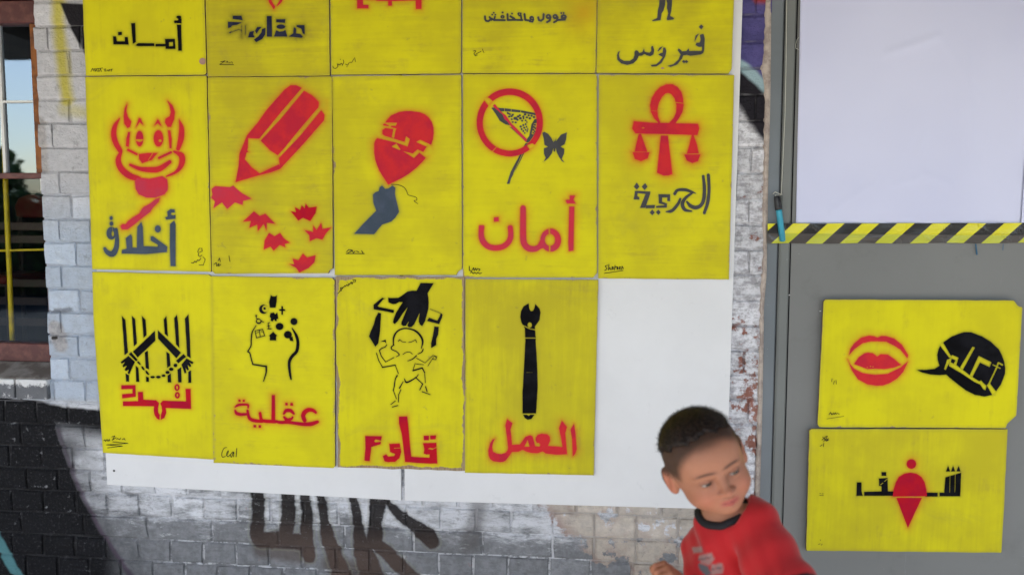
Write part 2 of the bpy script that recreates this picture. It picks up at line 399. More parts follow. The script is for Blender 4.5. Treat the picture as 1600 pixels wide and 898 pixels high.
def board_mat(name, horizontal):
    M = Mat(name, rough=.65, spec=.08); x, y, z = M.pos()
    oi = M.t.nodes.new('ShaderNodeObjectInfo'); sp = M.t.nodes.new('ShaderNodeSeparateColor'); M.t.links.new(oi.outputs['Color'], sp.inputs[0])
    dull, seed, wear = (X(M.t, sp.outputs[i]) for i in range(3))
    off = seed*37.0
    if horizontal: g = M.vec(x*1.6+off, off, z*26.0)
    else: g = M.vec(x*26.0+off, off, z*1.6)
    grain = M.noise(2.2, 6, .68, g, .35); fine = M.noise(9, 4, .7, g); pv = M.vec(x+off, off, z)
    blot = M.noise(4.5, 4, .55, pv); big = M.noise(1.8, 2, .5, pv)
    c = M.mix((grain*.14+blot*.5+M.noise(9, 6, .65, pv)*.36).ss(.38, .64)*(dull*.6+.45), (.705, .640, .013), (.55, .475, .018))
    c = M.mix(dull*((big*.45+grain*.25+blot*.3).ss(.36, .60))*.9, c, (.42, .35, .028))
    c = M.mix((M.noise(11, 5, .7, pv)*.6+grain*.4).ss(.54, .66)*(dull*.35+.16), c, (.36, .26, .05))
    c = M.mix(fine.ss(.55, .72)*(dull*.10+.02), c, (.36, .29, .04))
    c = M.mix(M.noise(3.1, 5, .7, pv, 1.2).ss(.57, .70)*(dull*.2+.12), c, (.33, .27, .06))
    c = M.mix(M.noise(34, 4, .6, pv).ss(.68, .74)*.30, c, (.24, .19, .07))
    e = M.attr('edge')   # 1 at the rim, 0 inside
    wr = (e*(wear*.72+.28) + (M.noise(30, 4, .7, pv)-.5)*1.3 + (M.noise(7, 2, .5, pv)-.5)*1.5*(wear+.2)).ss(.55, .70)*e.ss(.02, .3)
    c = M.mix(e.ss(.35, 1.0)*.35, c, (.33, .27, .06))
    c = M.mix(wr*.9, c, M.mix(fine.ss(.4, .6), (.36, .26, .19), (.24, .16, .12)))
    sn = (M.noise(260, 2, .5)-.5)*.9; h = M.noise(14, 3, .6, pv)*.5+.75
    c = M.mix(((M.attr('orange')*h)+sn*M.attr('orange')).sat(), c, (.62, .25, .015))
    rd = M.attr('red'); c = M.mix((rd*h+sn*(rd*(1.0-rd))*1.2).sat(), c, (.60, .06, .02))
    bk = M.attr('black'); c = M.mix((bk*h+sn*(bk*(1.0-bk))*1.6).sat(), c, (.035, .035, .02))
    sl_ = M.attr('slate'); c = M.mix((sl_*h+sn*(sl_*(1.0-sl_))*1.6).sat(), c, (.10, .11, .07))
    M.color(c); M.rough(grain*.2+.55)
    M.bump(grain*.5+fine*.2+M.noise(90, 3)*.3+M.noise(5, 3)*.8, .0009, .7)
    return M.m
BOARD_V = board_mat('yellow_plywood_upright_grain', False); BOARD_H = board_mat('yellow_plywood_level_grain', True)
M_ = Mat('plywood_edge', .8); M_.color(M_.mix(M_.noise(40).ss(.35, .65), (.30, .21, .13), (.12, .08, .05))); PLY = M_.m
def paint(name, a, b, rough=.5):
    M = Mat(name, .75, .05); n = M.noise(16, 4, .6); f = M.noise(230, 2, .6); x, y, z = M.pos()
    c = M.mix(n.ss(.38, .66), a, b); c = M.mix(f.ss(.60, .75)*.25, c, tuple(min(1, v*1.5+.004) for v in b))
    M.color(c); M.bump(M.noise(2.2, 5, .6, M.vec(x*14, 0.0, z*14))*.6, .0005, .6); return M.m
INK = dict(red=paint('red_spray_paint', (.62, .030, .036), (.50, .022, .045)), deepred=paint('deep_red_spray_paint', (.50, .010, .020), (.40, .008, .030)),
           pink=paint('rose_red_spray_paint', (.60, .035, .060), (.52, .045, .085)), black=paint('black_spray_paint', (.004, .004, .005), (.010, .010, .013)),
           slate=paint('slate_spray_paint', (.055, .075, .105), (.075, .095, .14)), grey=paint('grey_spray_paint', (.075, .073, .080), (.060, .060, .060)),
           navy=paint('navy_spray_paint', (.018, .020, .045), (.030, .033, .060)), pen=paint('marker_ink', (.020, .018, .012), (.05, .045, .02)),
           bare=paint('bare_primer', (.40, .25, .20), (.33, .2, .17)), orange=paint('orange_overspray', (.5, .2, .02), (.5, .2, .02)))
M_ = Mat('white_laminate', .55, .2); M_.color(M_.mix((M_.noise(3, 5, .65).ss(.35, .7)*.5+M_.noise(17, 5, .75).ss(.62, .72)*.5), (.76, .76, .77), (.68, .68, .69))); M_.bump(M_.noise(60, 3), .0003); WHITE = M_.m
M_ = Mat('white_panel_edge', .7); M_.color((.30, .31, .33)); WEDGE = M_.m
def steel(name, a, b):
    M = Mat(name, .55, .2); c = M.mix(M.noise(2.0, 3).ss(.3, .7), a, b); sc = M.noise(6, 5, .7, M.vec(M.pos()[0]*14, 0.0, M.pos()[2])); c = M.mix(sc.ss(.64, .76)*.4, c, (.36, .38, .40)); c = M.mix(M.noise(5, 5, .7).ss(.54, .70)*.30, c, (.13, .13, .125)); c = M.mix(M.noise(1.1, 3).ss(.4, .7)*.25, c, (.25, .25, .24))
    c = M.mix(M.noise(150, 2).ss(.74, .80)*.5, c, (.42, .42, .42)); M.color(c); M.bump(M.noise(7, 3)*.7+M.noise(180, 2)*.12, .0012, .5); return M.m
STEEL = steel('grey_enamel', (.21, .212, .205), (.19, .192, .186)); JAMB = steel('blue_grey_enamel', (.20, .225, .25), (.155, .175, .19)); STILE = steel('grey_enamel_stile', (.20, .21, .20), (.17, .18, .175))
M_ = Mat('flat_black', .8); M_.color((.02, .02, .022)); DARK = M_.m
M_ = Mat('putty', .85); M_.color(M_.mix(M_.noise(22, 5, .7).ss(.4, .62), (.52, .44, .38), (.33, .27, .24))); M_.bump(M_.noise(45, 5, .7), .004); PUTTY = M_.m
M_ = Mat('lavender_paper', .6, .25); M_.color(M_.mix(M_.noise(1.5, 3).ss(.3, .7), (.60, .62, .82), (.67, .69, .88))); PAPER = M_.m
def tape_mat():
    M = Mat('hazard_tape', .2, .5); x, y, z = M.pos()
    z0 = W(1400, 365)[1]; u = (x - (z-z0)*1.02 + (M.noise(4, 2)-.5)*.006)
    pitch = (W(1552, 365)[0]-W(1334, 365)[0])/4.0; x0 = W(1302, 365)[0]
    f = ((u-x0)/pitch+20.0).frac()
    m = f.ss(.485, .51)*f.ss(1.0, .985)
    lowh = z.ss(W(1400, 366)[1]+.0015, W(1400, 366)[1]-.0015)
    yel = M.mix(lowh, (.72, .66, .02), (.50, .52, .04)); blk = M.mix(lowh, (.018, .016, .016), (.070, .060, .055))
    M.color(M.mix(m, blk, yel)); M.bump(M.noise(30, 4, .6, M.vec(x*.5, 0.0, z*2)), .0015, .6); M.rough(M.noise(12, 2)*.25+.12)
    return M.m
TAPE = tape_mat()
# ---------------------------------------------------------------- the prints on the boards
ART = {}
ART['aman_black'] = '''C black painted_lettering 1.3 .7
F 150 20 8.98; P 238 335 280 335 290 405 405 405 405 345 445 345 458 450 245 445; P 310 275 360 272 362 315 312 320
P 492 150 548 148 558 415 518 440; P 555 460 590 430 815 432 820 470 590 472; P 838 440 975 440 975 475 835 475
P 968 372 1105 372 1115 510 978 510; -P 1022 415 1080 412 1082 470 1025 475
P 1135 172 1195 172 1200 420 1203 535 1155 535 1150 400; E 1162 66 34 22; P 1100 120 1150 108 1160 84 1198 84 1198 152 1130 150; E 1112 130 16 20
C pen signature .4 .2
F 0 0 4.706; S 3 668 528 680 505 690 525; S 3 684 510 755 502; S 3 695 508 700 528 708 512 716 528; S 3 722 508 724 528; S 3 730 528 738 508 746 528; S 3 764 512 776 508 770 525 784 524; S 3 788 515 796 526 802 512; S 3 806 514 808 526; S 3 812 512 828 510; S 3 820 511 820 527
C bare worn_spot 1 .3
F 0 0 4.706; E 1490 452 25 24'''
ART['resistance'] = '''C red painted_heart_tip 2.5 .75
F 330 0 8.163; P 718 -120 765 -120 765 0 790 50 818 90 800 125 772 85 735 30; P 880 -120 918 -120 905 20 870 60 830 88 858 38 880 0
C navy painted_lettering 3.0 .75
F 330 0 8.163; P 275 205 385 205 400 262 275 245; P 215 282 390 290 330 320 262 330 255 350 215 362
S 5 235 420 350 380 388 390; S 4 388 330 388 480; S 4 437 330 437 445; P 222 425 262 400 250 425
P 470 480 490 410 545 400 535 440 555 480; P 560 400 585 350 640 350 610 385 580 430; P 650 372 692 360 690 440 650 500 575 540 545 510 600 470 640 420
P 710 210 770 210 775 470 710 470; P 830 250 945 250 940 295 830 285; E 888 345 55 28; P 800 470 830 390 870 410 920 402 945 385 970 470
P 990 470 1045 430 1055 350 1085 370 1080 430 1140 440 1170 475 1150 485; P 1090 325 1190 325 1192 440 1168 430 1150 370 1090 345
C pen signature .4 .2
F 330 0 8.163; S 6 120 792 178 780 108 826 286 828; S 5 190 800 206 784 214 805; S 5 232 806 244 800; S 6 262 790 270 810'''
ART['red_letters'] = '''C red painted_lettering 2.2 .8
F 310 0 3.81; P 945 -90 978 -90 980 30 1012 32 1012 52 945 52; P 1052 -12 1292 -12 1292 4 1152 8 1152 36 1130 36 1130 8 1060 6; P 1290 -90 1328 -90 1328 55 1295 55; P 970 -20 1060 -14 1060 2 970 -2
C pen signature .4 .2
F 310 0 3.81; S 2.6 800 395 806 408 818 410 832 396 826 380; S 2.6 828 392 836 382 842 390 850 378 858 386; S 2.6 856 392 866 372 862 358; S 2.6 876 384 888 390 898 374; S 2.6 902 372 912 374 920 362 924 352; S 2.6 930 345 935 368; E 845 355 2 2; E 884 398 2 2'''
ART['google'] = '''C grey painted_lettering .9 .5
F 735 5 8.0; E 1166 176 38 33; -E 1168 172 9 6; E 1136 128 11 11; E 1166 127 11 11; S 25 1180 208 1085 214; S 24 1092 180 1080 222 1046 242; E 1060 172 33 32; -E 1058 168 9 7
E 975 172 34 32; -E 974 168 9 7; S 24 1002 180 992 222 958 240; S 25 916 142 912 200 882 224 856 214 848 182
E 766 190 28 26; -E 770 192 9 6; S 20 788 208 776 236 742 232; S 24 750 222 690 214; S 25 676 142 684 210
S 22 650 216 560 212; S 22 628 150 640 210; S 18 596 136 612 160; S 14 602 126 634 130; S 24 500 168 548 196; S 25 566 212 470 214; E 520 134 11 11; S 25 464 142 466 212
S 24 430 216 300 214; E 402 174 26 22; -E 402 176 8 5; E 403 120 12 12; S 24 300 216 262 196; S 22 262 214 240 178; S 23 250 210 226 228 196 224 184 205 182 168; S 20 300 210 306 172; E 292 124 11 11; E 274 148 12 9; E 312 148 11 9
C pen signature .4 .2
F 735 5 8.0; S 6 38 602 58 595 68 602 44 634 58 658 80 632 134 606; S 5 150 576 158 600 170 622; S 4 60 662 90 650
H orange o 16 .55
F 735 5 8.0; P 1390 85 1450 85 1450 150 1390 150'''
ART['virus'] = '''C grey painted_legs .9 .5
F 940 0 7.486; P 680 -60 748 -60 742 60 722 130 700 160 690 240 600 252 590 240 650 215 658 130 675 60; P 742 -60 828 -60 820 80 815 130 800 190 850 215 840 232 770 240 762 225 780 160 765 100 768 40
C grey painted_lettering .9 .5
F 940 0 7.486; P 1165 290 1192 315 1165 348 1138 318
P 1088 480 1100 420 1140 395 1120 430 1090 490; P 1150 410 1190 400 1205 450 1200 580 1190 620 1160 640 1040 655 1000 645 955 650 940 690 880 760 810 785 770 775 840 755 900 700 925 640 890 590 900 570 930 590 940 605 990 600 1020 570 1025 600 1160 600 1175 590 1175 550 1140 552 1100 530 1110 505 1150 500 1160 470
P 960 705 985 725 965 742 940 722; P 990 705 1015 725 990 742 972 725
P 655 600 680 560 715 545 690 580 660 605; P 720 560 745 560 757 600 745 660 700 740 640 780 590 782 575 765 640 755 680 720 715 670 680 650 665 640 690 625 715 620
P 215 600 200 640 215 690 260 715 330 715 370 690 385 650 385 610 400 590 425 600 440 625 480 610 495 575 505 610 560 620 580 600 580 550 600 538 615 590 605 640 570 660 530 650 500 635 470 655 435 655 415 700 370 745 300 762 230 745 185 700 180 650 195 610
C bare worn_spot 1 .2
F 940 0 7.486; E 712 800 22 9'''
ART['devil'] = '''C red painted_devil_face 2.4 .95
F 150 150 5.9875; P 292 72 282 140 300 200 330 240 318 290 295 300 265 260 258 190 268 120; P 668 45 715 90 738 150 730 220 700 290 670 290 645 250 650 215 690 190 700 150 690 100
T 222 210 3 178 280 19 165 360 24 185 440 24 225 510 22; T 778 225 3 800 300 22 795 400 26 768 495 18
P 300 340 318 340 306 480 280 470 285 400; P 672 322 695 325 708 400 706 490 688 490 680 400
P 372 296 402 208 418 215 440 270 408 246; P 545 280 575 220 590 232 614 285 576 256
E 408 400 34 72; -P 360 405 450 405 430 425 405 432 360 418; E 584 398 44 76; -E 600 420 16 14
P 400 545 480 535 575 535 520 600 490 608 432 630 405 592; -S 9 490 600 528 540
T 320 645 10 400 678 17 490 690 24 590 684 26 690 618 16
T 235 520 12 208 600 24 235 680 28 310 745 28 400 775 22; T 730 520 8 800 560 26 800 640 24 750 710 14 660 752 6; S 20 300 505 380 545; S 20 590 580 700 528
C pink painted_necktie 2.4 .95
F 150 150 5.9875; P 385 765 500 775 620 750 665 780 672 840 670 880 640 920 560 950 470 950 400 920 372 870 365 800
F 150 290 6.65; P 665 125 650 170 590 230 560 275 500 320 420 385 330 455 270 455 255 420 275 400 310 400 330 370 370 340 450 290 480 240 500 220 560 190 620 140
C slate painted_lettering 1.7 .8
F 150 290 6.65; P 770 400 812 365 825 400 825 835 775 835 768 640
P 720 330 745 320 740 270 775 245 815 250 818 280 785 280 775 300 800 310 825 305 825 345 730 352
P 568 530 590 525 740 635 735 690 520 710 270 705 270 670 320 655 310 545 360 508 372 530 378 645 425 645 430 430 470 380 485 430 492 630 640 635 645 615 570 570; E 642 450 30 36
E 160 495 50 65; -E 174 500 14 30; -S 6 172 420 172 470; T 208 455 15 218 560 20 208 650 26 170 710 30 115 690 22 92 655 15; E 158 338 15 20; E 160 395 18 22
C pen signature .4 .2
F 150 290 6.65; S 5 1055 690 1070 655 1082 650; S 5 1098 650 1104 680 1080 690; S 5 1070 690 1062 725 1080 738 1100 722; S 6 990 800 1010 805 1025 785 1040 798 1055 772 1070 780 1090 755; S 4 1110 740 1135 765 1115 825 1070 825'''
ART['pencil'] = '''C red painted_pencil 2.6 .85
F 320 110 2.805; P 376 66 400 66 425 78 330 188 238 300 190 297 188 340 175 390 205 425 240 452 325 412 330 432 290 447 230 462 135 490 148 420 152 365 185 285 230 232 270 175 350 85
P 435 90 470 110 500 140 498 162 410 265 345 345 320 372 285 350 245 308 340 205; P 510 175 525 195 522 220 430 325 330 432 325 385 420 285; P 178 345 192 357 178 362
C pink painted_leaf 1.8 .7
F 320 110 2.805; P 38 604 45 575 28 558 34 545 30 520 45 508 110 512 125 505 140 520 165 540 205 562 168 572 165 590 132 578 98 608 75 578
C red painted_leaf 1.6 .7
F 320 110 2.805; P 215 618 240 638 265 628 308 672 272 668 270 702 258 672 232 705 230 675 195 690 202 660 168 662
C red painted_leaf 1.6 .7
F 320 110 2.805; P 282 712 305 727 330 713 345 735 372 755 350 760 353 775 328 765 302 790 288 772 258 785 262 745
C deepred painted_leaf 1.6 .7
F 320 110 2.805; P 378 618 400 622 395 600 418 612 425 592 438 605 442 584 455 602 490 597 485 625 462 660 430 646 410 658
C red painted_leaf 1.6 .7
F 320 110 2.805; P 437 700 475 708 475 680 490 700 510 668 515 695 555 688 530 715 515 742 490 735 460 748 458 722
C red painted_leaf 1.6 .7
F 320 110 2.805; P 370 848 392 850 385 825 410 832 430 803 448 820 485 810 480 840 455 865 415 885 400 865
C pen signature .4 .2
F 320 110 2.805; S 2.2 58 835 64 822 68 838; S 2.2 40 850 50 842 52 858 62 846 60 858 70 850; S 2 106 812 110 838
H orange o 2 .35
F 320 110 2.805; P 530 130 540 130 538 180 530 180'''
ART['balloon'] = '''C red painted_balloon 2.4 .85
F 575 165 6.652; P 190 160 240 105 320 70 380 60 440 58 540 72 590 92 630 125 665 175 680 230 682 290 675 350 655 412 600 545 560 590 500 650 430 705 350 755 280 790 210 822 150 730 120 680 95 620 75 560 65 490 65 400 75 365 92 342 150 300 150 250
-P 100 175 305 180 288 212 240 212 240 225 298 240 285 270 272 340 245 332 262 245 180 235 150 255 150 300 180 318 260 340 380 378 395 318 435 350 412 428 285 385 140 350 80 338 60 300
P 155 196 175 190 218 210 212 216 165 208; P 165 248 240 245 258 268 245 312 205 312 160 300
-P 245 425 300 392 300 400 318 425 340 458 328 466 250 432; P 252 385 285 392 282 405 262 405; P 318 400 335 412 330 425 316 418
-P 360 474 465 498 515 455 575 482 608 430 640 408 720 430 720 560 600 545 535 492 478 548
P 538 420 605 430 575 475 540 460; -P 500 378 545 356 662 412 700 412 690 440 600 425 540 400
C slate painted_hand 2.0 .75
F 515 110 2.805; P 190 545 200 535 215 530 220 512 230 505 243 520 258 518 275 505 288 515 286 540 290 560 304 620 288 645 270 662 230 675 195 718 108 716 150 670 190 630 205 615 192 580
C pen balloon_string .4 .2
F 515 110 2.805; T 270 500 .9 300 502 .9 325 512 .9 338 530 .9 345 546 .9 378 556 .9 382 568 .9 370 572 .9 386 584 .9
C pen signature .4 .2
F 515 110 2.805; S 2.6 74 795 84 785 100 788 78 802; S 2.6 92 795 100 790 104 800 112 792; S 2.6 118 792 128 796; S 2.6 140 790 146 800; S 2.4 72 803 152 803'''
ART['net'] = '''C grey painted_butterfly_net .6 .4
F 735 130 5.44; P 180 212 200 208 290 215 430 232 557 258 560 275 430 250 300 240 260 240 300 290 345 360 300 352 250 320 215 262
P 330 375 350 385 480 505 500 500 555 420 575 300 545 310 520 350 500 450 478 482 430 440 380 385
-P 540 345 572 335 560 400 535 440 520 430; -S 5 290 210 290 250; -S 5 348 215 345 250; -S 6 430 228 425 262
P 310 245 345 262 340 275 312 262; P 350 262 372 262 366 278 350 276
E 330 285 10 8;E 350 282 10 8;E 352 308 9 7;E 360 332 9 7;E 382 300 17 13;E 405 285 12 9;E 400 312 10 9;E 385 335 10 7;E 425 300 12 10;E 420 275 10 8;E 440 320 8 8;E 450 285 9 9;E 452 300 7 8;E 465 268 11 8;E 480 292 11 8;E 495 275 10 8;E 505 300 11 9;E 520 280 10 7;E 540 290 10 8;E 520 262 12 7;E 470 318 8 7;E 480 332 6 6
E 428 370 9 9;E 450 358 9 8;E 470 350 7 9;E 436 392 8 9;E 458 380 9 8;E 478 372 6 9;E 450 408 7 9;E 470 398 7 8;E 488 392 5 12;E 462 425 6 7;E 482 410 5 9;E 548 355 8 8;E 540 375 8 8;E 552 385 6 8;E 536 398 7 9;E 546 410 6 7;E 534 422 6 7
P 468 512 494 512 430 650 345 810 332 856 310 856 345 750 400 650; -S 5 475 530 365 770
C red painted_prohibition_ring 2.2 .8
F 735 130 5.44; E 335 335 281 288; -E 335 338 230 236; -P 90 100 162 128 190 155 155 195 125 160; -S 8 220 545 180 590; -P 478 530 525 512 560 530 510 570
C pink painted_net_stripe 1 .4
F 735 130 5.44; P 190 195 208 178 232 210 262 248 300 275 350 345 420 414 482 480 472 500 400 428 345 370 318 330 288 305 275 268 232 232
C grey painted_butterfly .6 .4
F 735 130 5.44; P 612 425 628 415 660 432 690 470 708 510 710 470 714 500 722 490 728 462 726 500 770 440 820 420 812 480 800 520 765 540 798 560 795 600 775 645 798 672 780 665 755 630 735 590 725 545 718 585 708 580 708 545 690 600 660 640 622 670 640 635 626 600 625 555 660 542 630 525 625 480
C pink painted_lettering 2.2 .85
F 740 300 8.98; T 112 490 37 106 560 36 112 640 38 145 710 40 210 765 38 310 785 38 410 765 38 480 715 38 515 650 37 522 580 35 514 500 35; -P 60 380 280 380 280 340 370 340 370 420 480 420 600 470 60 468; P 285 360 350 352 352 410 288 415
T 694 225 37 694 500 41 696 650 42 715 735 42 775 790 42 860 798 38 930 765 34 985 740 30; -P 640 150 740 150 740 188 640 188; E 1082 675 144 160; -E 1072 672 74 86; P 950 650 1000 690 1040 770 960 790 900 740; -E 1072 672 74 86; -S 24 1062 500 1064 600; -S 24 1068 750 1066 850
P 1345 205 1412 205 1400 820 1335 830 1330 700; P 1350 50 1425 50 1400 105 1430 165 1310 160 1290 115 1350 108
C pen signature .4 .2
F 715 110 2.72; S 2.4 50 832 50 850 60 852; S 2.4 62 848 68 838 70 850; S 2.4 72 850 76 840 80 850 84 842; S 2.4 84 842 96 845 90 852; S 2.4 55 860 60 855 66 864 72 858 80 864 86 858 94 864 102 860'''
ART['ankh'] = '''C red painted_scales_cross 3.6 .95
F 980 125 5.792; P 395 395 290 395 245 350 215 290 208 230 222 165 255 110 300 65 355 42 410 40 455 65 490 110 505 165 510 230 500 290 470 345 435 395
-P 370 118 400 130 430 170 446 230 444 290 425 340 380 390 300 390 278 330 272 270 285 210 315 155 345 125; -S 8 440 205 520 214; -S 5 200 277 275 284
P 60 375 200 388 640 398 652 440 635 500 330 490 75 485 45 440; -E 145 435 14 7; P 305 505 368 505 385 650 408 850 375 864 330 866 270 840 290 650
P 105 490 125 490 160 590 182 650 68 650 80 590; P 50 655 202 655 185 710 125 735 70 715; P 585 500 600 500 632 590 648 665 540 668 560 600; P 518 675 662 675 640 735 590 752 540 730
C grey painted_lettering .8 .5
F 980 270 11.03; P 165 170 210 240 165 290 115 240; P 310 180 348 240 300 297 252 240
P 135 312 398 325 395 360 310 605 220 605 320 365 180 350 172 400 210 425 208 462 112 458 125 400; P 330 560 480 555 470 610 315 612
P 540 372 740 372 738 490 692 485 692 425 600 425 600 500 685 530 682 600 500 605 498 572 640 560 640 552 545 525
P 432 635 475 685 432 732 388 685; P 538 635 575 680 538 725 495 680
T 915 450 18 880 530 24 800 630 26 740 665 24 670 670 8; T 820 360 26 870 300 24 1000 295 26 1100 325 20 1180 355 6; T 1110 355 18 1020 420 24 960 500 30 955 570 30 1000 640 26 1110 662 12
T 1310 60 22 1330 250 28 1320 450 30 1270 560 30 1180 600 32 1090 570 30 1030 500 16; T 1398 40 26 1410 300 26 1385 520 28 1330 690 24
C pen signature .4 .2
F 925 110 2.72; T 66 828 1.3 56 832 1.3 64 842 1.3 54 850 1.3; S 2.6 72 824 70 848 76 838 80 848; S 2.6 84 842 92 838 86 834 84 846 92 844; S 2.6 98 828 96 848; S 2.6 96 838 104 834; S 2.6 106 842 112 838 107 834 106 845 112 844; S 2.6 116 842 122 836 117 834 116 844 122 844; S 2.6 126 846 128 832 134 842; S 2 52 862 132 850'''
ART['chained'] = '''C black painted_chained_arms .9 .6
F 180 485 7.485; P 78 65 118 110 148 490 110 518; P 195 65 232 100 253 385 218 418; P 312 65 355 110 366 285 332 318; P 598 65 605 150 616 300 578 270 568 105; P 722 50 735 150 750 435 712 395 690 90; P 856 45 865 180 882 555 842 530 815 95
P 345 490 380 470 395 685 358 670; P 240 645 270 670 282 830 245 830; P 122 735 160 755 162 828 128 828; P 360 770 392 780 395 830 362 830; P 598 480 635 505 645 645 608 668; P 728 690 770 662 775 838 738 838; P 612 760 650 735 655 838 615 838; P 855 715 885 700 890 842 855 842
P 463 238 470 350 262 548 208 480; P 500 232 768 492 715 555 500 325; P 185 485 262 575 245 592 162 510; P 800 508 828 540 738 615 712 585
P 155 530 230 600 165 742 145 730 160 690 125 705 110 690 140 640 95 662 85 645 115 600 75 620 65 600; P 835 560 915 605 900 625 865 600 890 645 875 660 845 630 860 690 845 700 822 665 832 725 812 732 775 630
P 255 595 278 595 298 625 290 635 265 615; P 305 650 325 655 345 690 335 698 312 680; P 355 700 375 710 398 745 385 752 360 730; E 438 777 26 13; E 505 776 27 15; E 565 760 22 14; E 612 722 24 17; E 655 685 26 18; E 705 640 22 20
C deepred painted_lettering 1.6 .7
F 180 590 11.977; P 115 138 375 135 385 350 130 385 130 305 325 290 325 205 115 212
P 145 440 430 435 425 262 515 262 525 408 765 418 818 470 800 560 800 640 832 690 828 780 780 760 735 690 722 600 730 530 145 525
P 890 425 1325 440 1315 205 1410 205 1420 580 940 562 955 650 920 750 852 782 855 690 880 620 870 540 845 480; E 1157 180 48 62; -E 1157 180 18 36; E 1163 325 46 60; -E 1163 325 15 32
C pen signature .4 .2
F 140 420 2.995; S 2.4 66 802 72 798 74 806 82 796 86 806 92 796 94 804; S 2.4 104 785 118 780 106 800 124 788; S 2.4 126 796 132 792 140 798 146 790; S 2.4 152 798 162 792 166 800; S 2.2 108 808 180 815 78 822 154 828 84 836'''
ART['mind'] = '''C black painted_head_of_symbols 1.1 .6
F 380 450 5.99; T 120 350 3 85 410 5 75 480 5 72 540 5 42 592 5; T 42 592 5 62 608 5 75 660 5 90 712 5; T 90 712 6 215 732 8; T 215 732 8 214 790 6 190 870 3
T 458 375 4 495 440 12 512 510 14 500 590 14 455 640 14 430 700 13 438 800 10 448 850 6
P 258 65 275 78 295 78 315 70 312 130 302 182 250 182 242 130; E 190 197 40 42; -E 208 192 32 33; E 200 190 11 11
P 358 170 372 170 372 195 392 200 392 212 372 212 370 248 358 248 358 212 338 210 338 198 358 195; P 255 235 285 228 300 245 318 228 325 262 328 285 312 290 315 308 300 308 290 290 275 310 258 305 260 280 248 268
S 6 120 262 125 285 150 290; E 145 310 27 24; -E 145 307 18 15; -P 150 280 185 280 185 300 155 300; S 6 146 285 172 308 190 318; E 122 258 8 8
T 246 322 3.5 233 332 3.5 238 355 3.5 238 375 3.5 230 380 3.5 262 380 3.5; S 6 228 355 248 350; E 340 358 36 32; E 475 312 32 32; E 418 435 36 34; P 430 465 462 452 468 495 440 492
S 6 110 400 125 465 200 445 182 385 110 400; S 5 150 392 160 455; S 3 120 420 145 410; S 3 165 405 185 410; P 280 408 318 445 308 448 308 488 250 488 250 450 242 445
C deepred painted_lettering 2.2 .85
F 355 605 7.484; T 1035 292 14 1000 266 20 950 262 24 905 290 26 888 335 24 905 385 22; T 1055 402 18 980 425 24 880 428 20 780 415 18 700 405 20 620 408 18 570 395 16
T 662 305 12 690 270 20 740 270 20 778 305 12; T 665 345 12 700 378 20 750 366 14 765 345 10; P 678 180 705 178 708 208 680 210; P 738 182 765 180 770 210 738 212
P 522 88 558 88 562 405 515 405; T 560 400 20 500 395 20 440 392 20 400 375 18 384 300 15; T 410 395 18 310 385 20 255 350 18 238 270 13
T 92 228 6 130 205 15 190 198 13 242 205 13 244 238 8; T 92 268 9 110 300 18 160 315 18 225 312 14; P 132 140 155 140 157 166 132 166; P 182 142 205 142 205 168 180 168; P 308 438 336 438 338 465 308 465; P 368 440 396 440 396 470 368 470
C pen signature .4 .2
F 325 425 2.895; T 84 792 1.2 72 796 1.2 62 820 1.2 66 836 1.2 78 832 1.2; T 82 828 1.2 90 818 1.2 92 806 1.2 84 820 1.2 90 834 1.2 100 824 1.2; T 112 812 1.2 102 824 1.2 106 836 1.2 116 812 1.2 116 834 1.2; T 130 796 1.3 127 834 1.3'''
